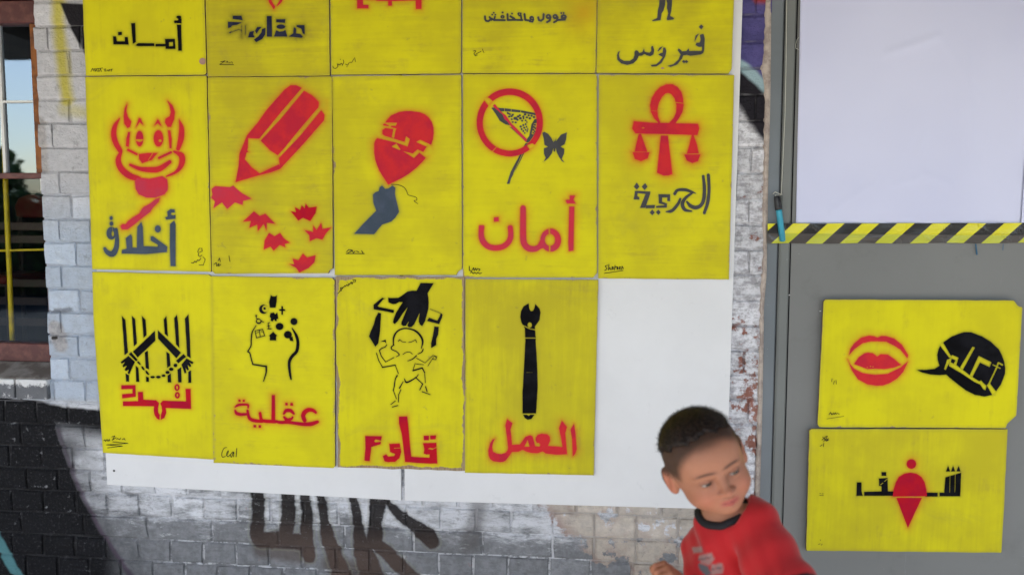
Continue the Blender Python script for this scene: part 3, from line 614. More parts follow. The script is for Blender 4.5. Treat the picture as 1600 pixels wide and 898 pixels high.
ART['puppet'] = '''C black painted_hand 1.2 .65
F 570 435 7.808; P 680 55 840 58 765 180 775 230 778 290 775 370 735 520 700 578 672 560 658 525 660 490 674 405 640 480 600 560 570 590 540 595 518 575 544 510 500 575 470 578 446 560 448 530 528 340 460 430 400 520 365 555 345 535 350 500 380 420 462 290 420 285 380 308 350 312 320 305 290 290 285 235 330 238 410 235 450 210 520 160 580 148 632 150
P 108 320 212 235 245 245 225 252 155 335 170 345 355 385 350 418 110 375; P 165 415 198 425 185 640 165 790 128 830 52 705 70 650 110 560 130 480
S 4 798 372 900 412 940 432; P 925 428 948 440 940 475 905 555 760 515 785 478 885 515 915 460; P 850 585 902 590 895 680 870 740 870 810 812 845 808 790 830 700
C black painted_puppet_figure .7 .5
F 570 435 7.808; T 348 800 6 352 720 10 390 650 9 460 612 8 540 612 8 620 640 11 680 700 12 706 770 11 690 850 4; S 6 408 765 425 745 460 772 500 775; S 6 535 778 570 772 620 745 632 778
F 580 505 6.65; T 236 222 5 210 245 6 215 270 5 260 290 4; T 260 290 4 292 324 5 262 346 3; T 540 268 5 525 298 5 485 318 3; T 470 335 5 430 370 5 380 390 2; T 330 322 2.5 360 302 2.5 400 298 2.5 428 318 2.5
S 7 55 310 78 385 118 456; S 11 118 456 250 432 ; S 6 250 432 282 520; S 7 235 355 150 400; S 8 150 400 105 340 85 280 110 258 145 245 162 222; P 100 188 150 170 156 205 140 190
S 5 470 360 560 410 640 333 682 345 670 377 640 370; S 5 590 440 648 350; S 5 470 422 545 428; S 5 655 335 668 350
S 5 458 415 435 480; S 13 435 490 530 462; S 11 530 462 555 510; S 5 555 510 562 615; T 490 530 3 460 565 5 370 612 8 345 575 3; S 9 460 560 535 628 505 690; S 7 530 708 612 738; S 9 565 655 580 705
T 270 542 7 250 580 5 240 650 5 230 695 5; S 6 230 695 262 782; T 332 605 3 295 670 7; S 7 308 688 285 740 282 815; S 7 250 805 205 840; S 8 220 868 275 852
C deepred painted_lettering 1.6 .8
F 560 640 9.45; P 100 385 345 388 325 505 190 545 165 755 90 745 105 560; -P 228 460 250 435 285 440 350 456 350 466 250 480
P 455 500 610 495 632 620 605 710 540 765 440 770 385 755 362 680 410 655 440 690 530 680 545 650 470 620; -S 10 530 565 625 560
P 600 100 720 95 735 230 760 500 780 690 900 700 1050 705 1055 655 1000 655 965 640 975 580 955 490 1150 485 1165 790 1060 792 870 780 690 765 670 600 640 350 600 200; -P 1020 575 1060 558 1100 568 1170 540 1170 550 1090 588
P 965 380 1040 380 1040 445 968 445; P 1060 378 1145 375 1140 432 1062 435
C pen signature .4 .2
F 520 425 2.852; S 2.4 22 96 36 80 44 72; S 2.4 38 84 34 70 48 68 54 60; S 2.4 56 64 62 56 68 62 72 50; S 2.4 74 56 82 44 86 54 92 40; S 2.4 88 34 102 36 98 46; E 64 46 1.5 1.5'''
ART['wrench'] = '''C black painted_spanner .8 .5
F 720 430 2.85; P 302 125 305 150 312 160 322 158 328 145 332 128 350 148 355 165 350 200 330 228 332 270 335 278 333 290 340 400 342 500 335 614 275 614 275 520 282 400 288 290 286 270 286 236 270 210 265 185 268 160 280 138
-E 307 221 10 12; -S 5 275 222 308 238 340 244; -S 5 280 279 340 279
P 278 620 295 620 302 626 310 620 328 620 315 638 298 642 285 634; -S 1.5 292 432 320 432
C red painted_lettering 2.4 .85
F 750 645 10.0; P 1470 165 1490 300 1510 560 1490 630 1450 675 1440 400 1415 255
P 1280 120 1358 215 1330 310 1360 640 1200 648 1030 630 980 595 900 625 800 620 730 600 665 570 600 600 500 605 470 650 400 740 360 760 310 765 210 750 160 715 135 660 130 580 160 470 195 415 235 395 200 470 190 530 200 600 260 632 330 640 400 620 435 575 440 530 425 400 410 300 395 190 425 95 505 155 475 260 485 330 500 495 620 490 660 440 710 370 780 345 820 360 840 430 860 515 930 525 945 490 890 465 868 420 872 380 900 340 960 320 1050 330 1090 370 1095 430 1060 510 1290 530 1270 400 1235 235
-P 745 415 775 525 690 525; -E 905 488 30 26'''
ART['lips'] = '''C red painted_lips 2.2 .85
F 1250 460 4.083; P 313 385 322 345 345 312 390 275 440 262 470 265 495 275 520 264 545 264 600 280 650 320 690 385 685 405 640 350 600 325 550 300 495 298 450 298 400 310 350 345
P 345 442 375 400 410 375 435 370 465 374 492 395 515 380 560 382 600 410 645 448 600 465 540 475 480 472 430 475; -E 430 465 5 3; -E 450 458 5 3; -E 466 460 4 3
P 303 410 320 445 345 472 400 500 480 512 560 505 640 465 690 425 660 490 620 535 570 565 530 578 490 580 430 572 370 540 330 480
C black painted_speech_bubble 1.4 .7
F 1420 505 7.184; P 385 215 480 150 560 118 620 100 700 100 820 145 920 205 1010 290 1040 345 1068 420 1082 500 1080 560 1060 620 1030 690 980 760 940 800 850 820 740 800 640 750 560 690 460 610 420 572 350 580 240 572 150 550 92 522 200 520 290 510 345 475 325 410 320 350 335 290 355 245
-P 330 225 385 212 478 372 455 388; -P 450 455 520 455 700 592 790 648 812 635 832 662 875 700 862 750 835 740 800 685 740 660 590 560 450 478; -P 458 395 485 350 560 385 532 470 455 478; P 482 396 524 415 502 450 470 436
-P 430 405 462 395 470 410 415 525 395 512; -P 715 260 745 270 605 525 575 492; -P 785 362 930 435 908 492 800 440 712 605 680 588
-S 20 1050 465 1005 442 985 500 895 690; -S 15 945 465 1025 503; -P 872 690 908 668 990 775 940 808
C pen signature .4 .2
F 1250 460 4.083; S 3 185 765 195 750 202 766; S 3 205 755 206 766; S 3 212 765 216 752 222 764 228 752 234 764; S 3 238 755 250 762; S 1.5 170 792 280 775; S 2.4 205 535 202 555; S 2.4 214 570 220 550; S 2.4 230 545 232 570'''
ART['icecream'] = '''C black painted_lettering 1.0 .6
F 1250 660 4.083; P 363 380 392 380 392 435 400 465 360 465; P 410 440 520 437 520 405 505 400 503 355 558 352 560 437 605 437 605 465 410 465; -S 6 515 395 555 360; E 533 378 6 4; P 520 314 550 314 550 338 520 338; P 800 445 878 445 878 470 800 470
P 890 445 920 445 928 348 1028 318 1022 468 890 468; -S 4 957 335 955 445; -S 4 991 325 988 445; P 945 275 958 310 932 310; P 977 275 990 310 963 310; P 1012 275 1025 310 998 310
C deepred painted_ice_cream_cone 2.4 .85
F 1250 660 4.083; E 711 263 30 30; P 592 470 598 425 612 380 632 345 665 325 705 318 745 325 775 345 795 380 806 425 810 468; P 615 478 778 478 688 668
C pen signature .4 .2
F 1250 660 4.083; S 3 145 90 152 100 140 110; S 3 152 120 160 90 175 85 160 115 182 100 168 118 185 108; S 3 155 100 178 112; S 3 152 130 150 152; S 3 128 150 142 140; S 2 125 450 132 450; S 2 140 452 150 452; S 2 125 462 150 464; S 2 118 775 130 770; S 2 135 780 142 772; S 2 130 745 132 752'''
ART['orangetop'] = ''
# board outlines (seen corners), grain level?, depth, dull, wear, label
B = []
def bd(key, pts, horiz, dull, wear, label, dep=.021, top=False): B.append((key, pts, horiz, dep, dull, wear, label, top))
bd('aman_black', [(134, 118.8), (319.5, 117.3), (322.6, 114)], False, .05, .12, 'yellow board with square black Arabic lettering, topmost and leftmost of the display', top=True)
bd('resistance', [(324.3, 120.3), (515.5, 118.4)], True, .75, .2, 'dull yellow board with jagged navy Arabic lettering under the tip of a red heart', .022, top=True)
bd('red_letters', [(517.6, 117.2), (718, 115.2), (720.4, 113)], True, .25, .15, 'yellow board showing only the feet of a red stencil at its cut off top', top=True)
bd('google', [(722.3, 114.8), (930.6, 114.6)], True, .55, .2, 'yellow board with one short line of small dark grey Arabic lettering and an orange smear', .0215, top=True)
bd('virus', [(931.8, 114.4), (1138.6, 115.4), (1143.3, 108)], True, .65, .25, 'yellow board with two stencilled grey legs standing above grey Arabic lettering', .022, top=True)
bd('devil', [(133, 120.4), (322.8, 118.8), (329.7, 424.6), (144, 420.5)], False, .15, .12, 'yellow board with a red horned grinning devil face above slate blue Arabic lettering')
bd('pencil', [(324.4, 121.2), (516.5, 119.7), (518.8, 122), (520, 419), (515, 422), (513, 426.8), (336, 427.6), (330.8, 423)], True, .6, .3, 'yellow board with a big red pencil and six red leaves falling below it', .022)
bd('balloon', [(518.8, 119.4), (720.8, 117.2), (722, 420), (716, 424), (713, 429.6), (523, 429.8)], True, .3, .3, 'yellow board with a red balloon held by a slate hand')
bd('net', [(723.4, 116.2), (930, 116), (932.8, 120), (933, 426), (927, 433.6), (723.4, 433.2)], True, .15, .3, 'yellow board with a red ring over a butterfly net beside a grey butterfly', .0215)
bd('ankh', [(935.4, 117), (1147.3, 117.6), (1139, 436.3), (934.5, 434.8)], True, .3, .3, 'yellow board with a red looped cross bearing weighing scales above grey lettering')
bd('chained', [(144, 424.6), (326, 428.8), (331.8, 433), (334.6, 717.6), (160.7, 707), (146, 500)], False, .1, .12, 'yellow board with black chained arms in front of bars above red Arabic lettering')
bd('mind', [(329.6, 431.3), (519, 434), (523, 438), (523.6, 728), (520.5, 730.8), (333.8, 722.6)], True, .1, .35, 'yellow board with a black outlined head full of small symbols above red lettering', .0225)
bd('puppet', [(524, 431.6), (726, 432.4), (726.9, 735), (527.8, 729.2)], False, .2, 1.0, 'chipped yellow board with a black hand above a dancing puppet figure and red lettering')
bd('wrench', [(727.2, 435.5), (934.8, 437.2), (927.8, 742), (726.4, 738)], False, .6, .3, 'yellow board with a tall black spanner above curving red Arabic lettering', .0225)
bd('lips', [(1286.7, 471.2), (1289.5, 468.2), (1293, 467.8), (1584, 469.3), (1590, 477.4), (1597.5, 479.8), (1588, 648.6), (1573.5, 662), (1571.4, 668.4), (1280.6, 666.8), (1277.6, 662.6)], False, .1, .3, 'wide yellow board with red lips and a black speech bubble')
bd('icecream', [(1264.6, 672), (1268.4, 669.7), (1574.5, 670.2), (1573, 700), (1568.6, 797), (1564.7, 862.8), (1259.8, 859.6)], False, .4, .15, 'wide yellow board with a red ice cream cone amid black lettering, lowest on the steel', .021)
# ---------------------------------------------------------------- the boards
PANEL_Y = .012
def expand_top(pts):
    (bl, *rest) = pts; br = rest[-1] if len(rest) > 1 else rest[0]
    P = [at(*p, .021) for p in pts]; H = .598
    tl = Vector((P[0].x+.001, P[0].y, P[0].z+H)); trx = max(p.x for p in P); tr = Vector((trx+.001, P[0].y, P[0].z+H))
    def px(v):
        d = v-EYE; k = d.dot(fwd); return (800+FPX*d.dot(right)/k, 449-FPX*d.dot(up)/k)
    return [px(tl), px(tr)] + pts[::-1]
def ragged(pts, k=1.0):
    out = []; n = len(pts)
    for i in range(n):
        a = np.array(pts[i]); b = np.array(pts[(i+1) % n]); L = np.hypot(*(b-a)); m = max(1, int(L/14)); nrm = np.array([b[1]-a[1], a[0]-b[0]])/max(L, 1e-6)
        for j in range(m):
            t = j/m; q = a+(b-a)*t
            if j: q = q+nrm*rng.normal(0, .16*k)
            out.append(tuple(q))
    return out
def smooth_noise(x, y, seed, s):
    r = np.random.default_rng(seed); o = 0
    for k in range(5):
        a, b, p = r.normal(0, 1/s, 2).tolist()+[r.uniform(0, 6.28)]; o = o+np.sin(a*x+b*y+p)
    return o/5
n_b = 0
for key, pts, horiz, dep, dull, wear, label, top in B:
    n_b += 1
    if top: pts = expand_top(pts)
    out = ragged(pts, 1.0+2.2*(wear > .8)); layers = parse(ART[key])
    o_e = empty('stencil_board', at(sum(p[0] for p in pts)/len(pts), max(p[1] for p in pts), dep), label=label, cat='sign',
                group='yellow stencilled boards on the white panels' if key not in ('lips', 'icecream') else 'yellow stencilled boards on the steel sheet')
    xs = [p[0] for p in out]; ys = [p[1] for p in out]
    tilt_seed = n_b*13; tsl = (rng.normal(0, .0012), rng.normal(0, .0012))
    def depth(px, py, extra=0.0, dep=dep, n_b=n_b):
        px = np.asarray(px, float); py = np.asarray(py, float); return dep + extra + .0022*(smooth_noise(px, py, n_b, 130)+.55)
    y_lo = max(min(ys), -40)
    step = 1.7
    P2, F2 = march(min(xs)-2, min(ys)-2, max(xs)+2, max(ys)+2, step, lambda a, b: sd_poly(a, b, out))
    me = mesh_np('board_face', at_arr(P2[:, 0], P2[:, 1], depth(P2[:, 0], P2[:, 1])), F2)
    ex = sd_poly(P2[:, 0], P2[:, 1], out); att = {'edge': np.clip(1+ex/9.0, 0, 1)}
    for L in layers:
        bb = bbox(L['ops'], L['sig']*5+1)
        sel = (P2[:, 0] > bb[0]) & (P2[:, 0] < bb[2]) & (P2[:, 1] > bb[1]) & (P2[:, 1] < bb[3])
        cn = {'red': 'red', 'deepred': 'red', 'pink': 'red', 'black': 'black', 'navy': 'black', 'pen': 'black', 'slate': 'slate', 'grey': 'slate', 'bare': 'orange', 'orange': 'orange'}[L['col']]
        a = att.setdefault(cn, np.zeros(len(P2)))
        if sel.any():
            ops = [q for q in L['ops'] if not q[0]] if L['col'] in ('red', 'deepred', 'pink') else L['ops']
            f = evalops(L['ops'], P2[sel, 0], P2[sel, 1]); rk = 1.35 if cn == 'red' else 1.0; sg = rk*L['sig']*(1+.45*smooth_noise(P2[sel, 0], P2[sel, 1], n_b, 14))
            v = L['st']*np.exp(-np.maximum(f-.2, 0)/sg/1.15)*.8; a[sel] = np.maximum(a[sel], v)
    for k in ('red', 'black', 'slate', 'orange'): att.setdefault(k, np.zeros(len(P2)))
    for k, v in att.items():
        A = me.attributes.new(k, 'FLOAT', 'POINT'); A.data.foreach_set('value', v.astype(np.float32))
    for p in [BOARD_H if horiz else BOARD_V]: me.materials.append(p)
    face = link('painted_face', me, None, o_e); face.color = (dull, (n_b*.617) % 1, wear, 1)
    mb = MB(); ring = [at(x, y, float(depth(x, y))-.0006) for x, y in out]; back = [Vector((p.x, -PANEL_Y+.0 if key not in ('lips', 'icecream') else -.0055, p.z)) for p in ring]
    b0 = len(mb.v); n = len(ring); mb.v += [tuple(p) for p in ring]+[tuple(Vector((p.x, p.y+max(.004, dep-PANEL_Y-.002), p.z))) for p in ring]
    for i in range(n): mb.f.append([i, (i+1) % n, n+(i+1) % n, n+i]); mb.m.append(0)
    mb.f.append(list(range(2*n-1, n-1, -1))); mb.m.append(0)
    mb.build('plywood_sheet', [PLY], o_e)
    zl = 0
    for L in layers:
        if not L['mesh']: continue
        zl += 1; pen = L['col'] == 'pen'
        st = .5 if pen else (.42 if 'net' in L['name'] or 'arms' in L['name'] or 'symbols' in L['name'] or 'figure' in L['name'] or 'leaf' in L['name'] else .62); bb = bbox(L['ops'], 2)
        if pen:
            for c, (k, a) in L['ops']:
                pass
        sd_ = n_b*7+zl; grow = .06 if not pen else .10
        def fn(a, b, L=L): 
            f = np.maximum(evalops(L['ops'], a, b), sd_poly(a, b, out)+1)
            return f - grow + (.08*smooth_noise(a, b, sd_, 1.4)+.12*smooth_noise(a, b, sd_+1, 4) if not pen else 0)
        P3, F3 = march(bb[0], bb[1], bb[2], bb[3], st, fn)
        if len(P3) < 3: continue
        me = mesh_np(L['name'], at_arr(P3[:, 0], P3[:, 1], depth(P3[:, 0], P3[:, 1], .0004+.00025*zl)), F3)
        link(L['name'], me, INK[L['col']], o_e)

# ---------------------------------------------------------------- the white panels
def panel(pts, label, screws, dep=PANEL_Y):
    P = [at(*p, dep) if len(p) == 2 else Vector(p) for p in pts]
    e = empty('white_panel', (sum(p.x for p in P)/len(P), -dep, min(p.z for p in P)), label=label, cat='panel', group='white panels behind the boards')
    mb = MB(); mb.prism(P, (0, dep-.001, 0), 0); mb.build('panel_sheet', [WHITE], e, bevel=.0008)
    for (x, y) in screws:
        c = at(x, y, dep+.0008); m2 = MB(); m2.tube([c+Vector((0, .003, 0)), c], [.0042, .0036], 10); m2.build('screw', [DARK], e)
ZT = 2.22
def up_to(x, y): p = at(x, y, PANEL_Y); return (p.x, -PANEL_Y, ZT)
pL = at(167.3, 757, PANEL_Y); pT = at(129.8, 0, PANEL_Y)
panel([(167.3, 757), (626.6, 781.3), (pL.x*0+at(626.6, 781.3, PANEL_Y).x, -PANEL_Y, ZT), (pT.x, -PANEL_Y, ZT), (129.8, 0)], 'left white panel with a dark screw in its bottom corner beside the blackened brick', [(178, 735)])
q0, q1 = at(1134, 795.5, PANEL_Y), at(1160.5, 0, PANEL_Y)
panel([(632.3, 781.6), (1134, 795.5), (1160.5, 0), (q1.x, -PANEL_Y, ZT), (at(632, 781.6, PANEL_Y).x, -PANEL_Y, ZT)], 'right white panel with bare space beside the spanner board', [])

# ---------------------------------------------------------------- brick wall, one object per brick
Z0 = W(75, 304.5)[1]; courses = (.0705+.0)      # pitch of one course
CH = (W(75, 304.5)[1]-W(75, 628)[1])/9.0
wall = empty('brick_wall', (1.0, 0, 0), label='old painted brick wall with sprayed black, purple and yellow graffiti behind the white panels', cat='wall')
def brick_mesh(wd, ht, seed, dp=.06):
    r = random.Random(seed); x = wd/2; z = ht/2; ch = .004
    def j(a): return a+r.uniform(-.0026, .0026)
    f0 = [(-x+ch, -z+ch), (0, -z+ch+.001), (x-ch, -z+ch), (x-ch+.0008, 0), (x-ch, z-ch), (0, z-ch-.0008), (-x+ch, z-ch), (-x+ch-.0006, 0)]
    f1 = [(-x, -z), (0, -z), (x, -z), (x, 0), (x, z), (0, z), (-x, z), (-x, 0)]
    v = [(j(a), r.uniform(-.0012, .0012), j(b)) for a, b in f0]+[(j(a), .0045, j(b)) for a, b in f1]+[(a, dp, b) for a, b in f1]+[(0, r.uniform(-.0018, .0006), 0)]
    f = [[i, (i+1) % 8, 24] for i in range(8)]+[[i+8, (i+1) % 8+8, (i+1) % 8, i] for i in range(8)]+[[i+16, (i+1) % 8+16, (i+1) % 8+8, i+8] for i in range(8)]
    me = bpy.data.meshes.new('brick'); me.from_pydata(v, [], f); me.update()
    import bmesh
    bm = bmesh.new(); bm.from_mesh(me); bmesh.ops.recalc_face_normals(bm, faces=bm.faces); bm.to_mesh(me); bm.free()
    if sum(p.normal.y*p.area for p in me.polygons) > 0: me.flip_normals()
    A = me.attributes.new('tone', 'FLOAT', 'POINT'); A.data.foreach_set('value', [r.random()]*len(v))
    me.materials.append(BRICK); return me
JT = .0064
VAR = {k: [brick_mesh(wd-JT, CH-JT, s+i*10) for i in range(7)] for k, (wd, s) in dict(header=(.1115, 1), stretcher=(.222, 2), wide=(.129, 3)).items()}
win_x = W(76, 560)[0]; win_b = W(40, 556)[1]; door_x = W(1190, 450)[0]
XMAX = W(1197, 300)[0]; WTOP = at(20, 37, -.085).z+.15; rr = random.Random(3); cand = []
k0 = int(math.floor((0-Z0)/CH)); k1 = int(math.ceil((2.75-Z0)/CH))
for k in range(k0, k1):
    zc = Z0+(k+.5)*CH
    def wcol(xw, zw): return 0
    x = -3.0 + (k % 2)*.055 + rr.uniform(-.01, .01)
    head = (k % 4 != 1)
    while x < XMAX-.02:
        kind = 'wide' if x > 1.28 and zc < 1.0 else ('header' if (head if zc < .95 else rr.random() < .45) else 'stretcher')
        wd = dict(header=.1115, stretcher=.222, wide=.129)[kind]
        if x+wd > XMAX: wd = XMAX-x; s = wd/dict(header=.1115, stretcher=.222, wide=.129)[kind]
        else: s = 1.0
        x0, x1 = x, x+wd; x += wd
        if at(30, 600, 0).z < zc < WTOP:         # the window opening
            if x1 > -1.06 and x0 < win_x:
                if x1 > win_x+.02 and x0 > -1.06: s *= (x1-win_x)/(x1-x0); x0 = win_x
                elif x0 < -1.08 and x1 < win_x: s *= (-1.06-x0)/(x1-x0); x1 = -1.06
                else: continue
        if zc > win_b-.0 and x1-x0 < .03: continue
        cand.append(((x0+x1)/2, zc, kind, s, rr.randrange(7)))
def view(p):
    d = Vector(p)-EYE; q = d.dot(fwd); return 800+FPX*d.dot(right)/q, 449-FPX*d.dot(up)/q
px0, px1, pz0 = at(166, 600, 0).x+.08, at(1130, 600, 0).x-.08, at(600, 780, 0).z+.06
near, rest = [], []
for c in cand:
    hid = px0 < c[0] < px1 and c[1] > pz0
    u, v = view((c[0], 0, c[1])); vis = -30 < u < 1260 and -30 < v < 925
    if hid: continue
    (near if vis else rest).append(c)
print('bricks', len(near), len(rest))
def bmat(c):
    return Matrix.Translation((c[0], 0, c[1])) @ Matrix.Rotation(R(rr.uniform(-.35, .35)), 4, 'Y') @ Matrix.Diagonal((c[3], 1, 1, 1))
for c in near[:299]:
    o = link('brick', VAR[c[2]][c[4]], None, wall); o.matrix_world = bmat(c) @ Matrix.Translation((0, rr.uniform(-.0015, .0015), 0))
V, F = [], []
T_ = []
for c in rest+near[299:]:
    m = VAR[c[2]][c[4]]; M4 = bmat(c); b = len(V); V += [tuple(M4 @ v.co) for v in m.vertices]; F += [[i+b for i in p.vertices] for p in m.polygons]; T_ += [rr.random()]*len(m.vertices)
me = bpy.data.meshes.new('brickwork'); me.from_pydata(V, [], F); me.update(); A = me.attributes.new('tone', 'FLOAT', 'POINT'); A.data.foreach_set('value', T_)
tag(link('brickwork', me, BRICK, wall), kind='stuff')
# mortar bed: sheet with relief, open at the window
mb = MB(); D = .0062
def slab(x0, x1, z0, z1): mb.box(x0, x1, D, .22, z0, z1)
slab(win_x+.004, XMAX, win_b-.03, 2.75); slab(-3.0, win_x+.004, 0.0, at(30, 600, 0).z-.012); slab(-3.0, -1.064, at(30, 600, 0).z-.012, 2.75); slab(-1.064, win_x+.004, WTOP, 2.75); slab(win_x+.004, XMAX, 0.0, win_b-.03)
mb.build('mortar', [MORTAR], wall)

# ---------------------------------------------------------------- window, left
WD = Mat('dark_red_wood', .45, .4); WD.color(WD.mix(WD.noise(30, 4, .6).ss(.4, .7), (.085, .022, .022), (.15, .05, .04))); WD.bump(WD.noise(60, 3), .0006); WOOD = WD.m
WD = Mat('orange_stained_wood', .5); WD.color(WD.mix(WD.noise(30, 4).ss(.4, .7), (.30, .10, .02), (.12, .04, .015))); OWOOD = WD.m
WD = Mat('white_glazing_paint', .5); WD.color((.72, .72, .70)); GWHITE = WD.m
WD = Mat('yellow_enamel', .35, .4); WD.color(WD.mix(WD.noise(20).ss(.4, .7), (.80, .60, .015), (.62, .44, .02))); YEL = WD.m
WD = Mat('window_glass', .02, .5); WD.b.inputs['Transmission Weight'].default_value = 1; WD.b.inputs['IOR'].default_value = 1.52; WD.color((.95, .97, .97))
WD.bump(WD.noise(3.0, 2), .0015, .25); GLASS = WD.m
# window pane: blue of the sky and extra mirroring put into the gloss
def pane_glass(name, base, k):
    g = bpy.data.materials.new(name); g.use_nodes = True; t = g.node_tree; t.nodes.clear()
    ou = t.nodes.new('ShaderNodeOutputMaterial'); mx = t.nodes.new('ShaderNodeMixShader'); tr = t.nodes.new('ShaderNodeBsdfTransparent'); gl = t.nodes.new('ShaderNodeBsdfGlossy')
    gl.inputs['Roughness'].default_value = .012; gl.inputs[0].default_value = (.66, .82, 1, 1); tr.inputs[0].default_value = (.93, .95, .95, 1); lw = t.nodes.new('ShaderNodeFresnel'); lw.inputs[0].default_value = 1.5
    mm = t.nodes.new('ShaderNodeMath'); mm.operation = 'MULTIPLY_ADD'; mm.inputs[1].default_value = k; mm.inputs[2].default_value = base; t.links.new(lw.outputs[0], mm.inputs[0])
    nn = t.nodes.new('ShaderNodeTexNoise'); nn.inputs['Scale'].default_value = 2.2; gg = t.nodes.new('ShaderNodeNewGeometry'); t.links.new(gg.outputs['Position'], nn.inputs['Vector']); bp = t.nodes.new('ShaderNodeBump'); bp.inputs['Distance'].default_value = .004; bp.inputs['Strength'].default_value = .3
    t.links.new(nn.outputs[0], bp.inputs['Height']); t.links.new(bp.outputs[0], gl.inputs['Normal'])
    t.links.new(mm.outputs[0], mx.inputs[0]); t.links.new(tr.outputs[0], mx.inputs[1]); t.links.new(gl.outputs[0], mx.inputs[2]); t.links.new(mx.outputs[0], ou.inputs[0])
    return g
wn = empty('window', (win_x-.45, .10, win_b), label='dark red framed window with yellow guard bars at the left edge, reflecting the sky', cat='window')
FY = .085
def wq(x, y, d=-FY): p = at(x, y, d); return p.x, p.z
xr = win_x+.05; xl = -1.05
zs = wq(40, 536)[1]; zb = wq(40, 560)[1]; zm0, zm1 = wq(40, 279)[1], wq(40, 270)[1]; zt0 = wq(20, 37)[1]; zt1 = wq(20, 2)[1]
mb = MB(); mb.box(xl, xr, FY, FY+.05, zb-.01, zs); mb.build('bottom_rail', [WOOD], wn, bevel=.003)
mb = MB(); mb.box(xl, xr, FY+.004, FY+.045, zm0, zm1); mb.build('middle_rail', [WOOD], wn, bevel=.002)
mb = MB(); mb.box(xl, xr, FY-.01, FY+.05, zt0, zt0+.07); mb.box(xl, xr, FY-.03, FY+.02, zt0+.073, zt0+.14); mb.build('top_rail', [WOOD], wn, bevel=.003)
mb = MB(); mb.box(wq(46, 60)[0], xr+.02, FY+.001, FY+.049, zm1, zt0-.001); mb.build('stile', [OWOOD], wn, bevel=.002)
mb = MB(); mb.box(wq(73, 450)[0], xr+.02, FY+.001, FY+.049, zs, zm0-.001); mb.build('stile', [WOOD], wn, bevel=.002)
mb = MB(); z = wq(40, 158)[1]; mb.box(xl, xr, FY+.012, FY+.03, z-.0035, z+.0035); mb.build('glazing_bar', [GWHITE], wn)
mb = MB(); xv = wq(1, 200)[0]; mb.box(xv-.008, xv+.002, FY+.0125, FY+.0295, zm1, zt0); mb.build('glazing_bar', [GWHITE], wn)
mb = MB(); xv = wq(64, 290)[0]; mb.box(xv-.002, xv+.002, FY+.0, FY+.012, zm0-.04, zm0); mb.build('putty_bead', [GWHITE], wn)
for zz0, zz1, GLASS in ((zs, zm0, pane_glass('clear_window_glass', .02, 1.2)), (zm1, zt0, pane_glass('sky_tinted_glass', .11, 1.3))):
    mb = MB(); mb.poly([(xl, FY+.022, zz0-.005), (xr+.02, FY+.022, zz0-.005), (xr+.02, FY+.022, zz1+.005), (xl, FY+.022, zz1+.005)]); mb.build('pane', [GLASS], wn)
gd = empty('window_guard', (wq(15, 400)[0], .14, zs), label='yellow painted bars of the guard behind the window glass', cat='window guard')
def gy(x, y): return at(x, y, -.15)
mb = MB(); mb.tube([gy(3, 120), gy(6, 200), gy(9, 290), gy(12, 360), gy(15, 430), gy(20, 550)], .0085, 10); mb.build('upright_bar', [YEL], gd, smooth=True)
mb = MB(); mb.tube([gy(-60, 393), gy(20, 391), gy(95, 389)], .0042, 8); mb.build('cross_bar', [YEL], gd, smooth=True)
# the room behind: floor, walls, slatted benches, and a red chair added for a reflected red car
RM = Mat('dark_room', .8); RM.color(RM.mix(RM.noise(2).ss(.4, .6), (.045, .04, .038), (.03, .028, .03))); ROOM = RM.m
mb = MB(); mb.box(-2.6, win_x+.6, 2.6, 2.7, 0, 2.7); mb.box(-2.7, -2.6, .3, 2.7, 0, 2.7); mb.box(win_x+.6, win_x+.7, .225, 2.7, 0, 2.7); mb.box(-2.6, win_x+.6, .3, 2.6, -.05, 0.003); mb.box(-2.7, win_x+.7, .225, 2.7, 2.7, 2.8); mb.box(-2.7, -1.15, .225, .3, 0, 2.7)
tag(mb.build('room_behind_window', [ROOM]), kind='structure')
RB = Mat('red_seat_vinyl', .4); RB.color((.13, .012, .010)); REDV = RB.m; RB = Mat('bench_wood', .5); RB.color((.055, .035, .025)); BW = RB.m
rc = empty('chair', at(48, 420, -.9), label='added red-backed chair behind the window, standing in for a reflected red car', cat='chair')
c = at(48, 322, -.9); mb = MB()
prof = [(-.075, -.05), (-.08, .0), (-.06, .035), (-.02, .05), (.03, .05), (.065, .03), (.078, -.01), (.075, -.05)]
mb.prism([(c.x+a, .9, c.z+b) for a, b in prof], (0, .03, 0)); mb.build('backrest', [REDV], rc, bevel=.006)
mb = MB(); mb.box(c.x-.08, c.x+.08, .62, .90, c.z-.32, c.z-.285); mb.build('seat', [REDV], rc, bevel=.008)
for sx in (-.065, .065):
    for yy in (.65, .91):
        mb = MB(); mb.tube([(c.x+sx, yy, 0.003), (c.x+sx, yy, c.z-.04 if yy > .9 else c.z-.32)], .01, 6); mb.build('leg', [BW], rc)
be = empty('bench', at(30, 520, -.6), label='dark slatted bench inside the room behind the window', cat='bench')
for i, yy in enumerate((352, 372, 440, 468, 500)):
    a = at(-60, yy, -.6-.02*i); b_ = at(72, yy-2, -.6-.02*i); mb = MB(); mb.box(a.x, b_.x, .6+.02*i, .618+.02*i, a.z-.018, a.z+.014); mb.build('slat', [BW], be, bevel=.002)
for xx in (-40, 62):
    a = at(xx, 345, -.64); mb = MB(); mb.box(a.x-.018, a.x+.018, .70, .73, 0.003, a.z); mb.build('post', [BW], be)
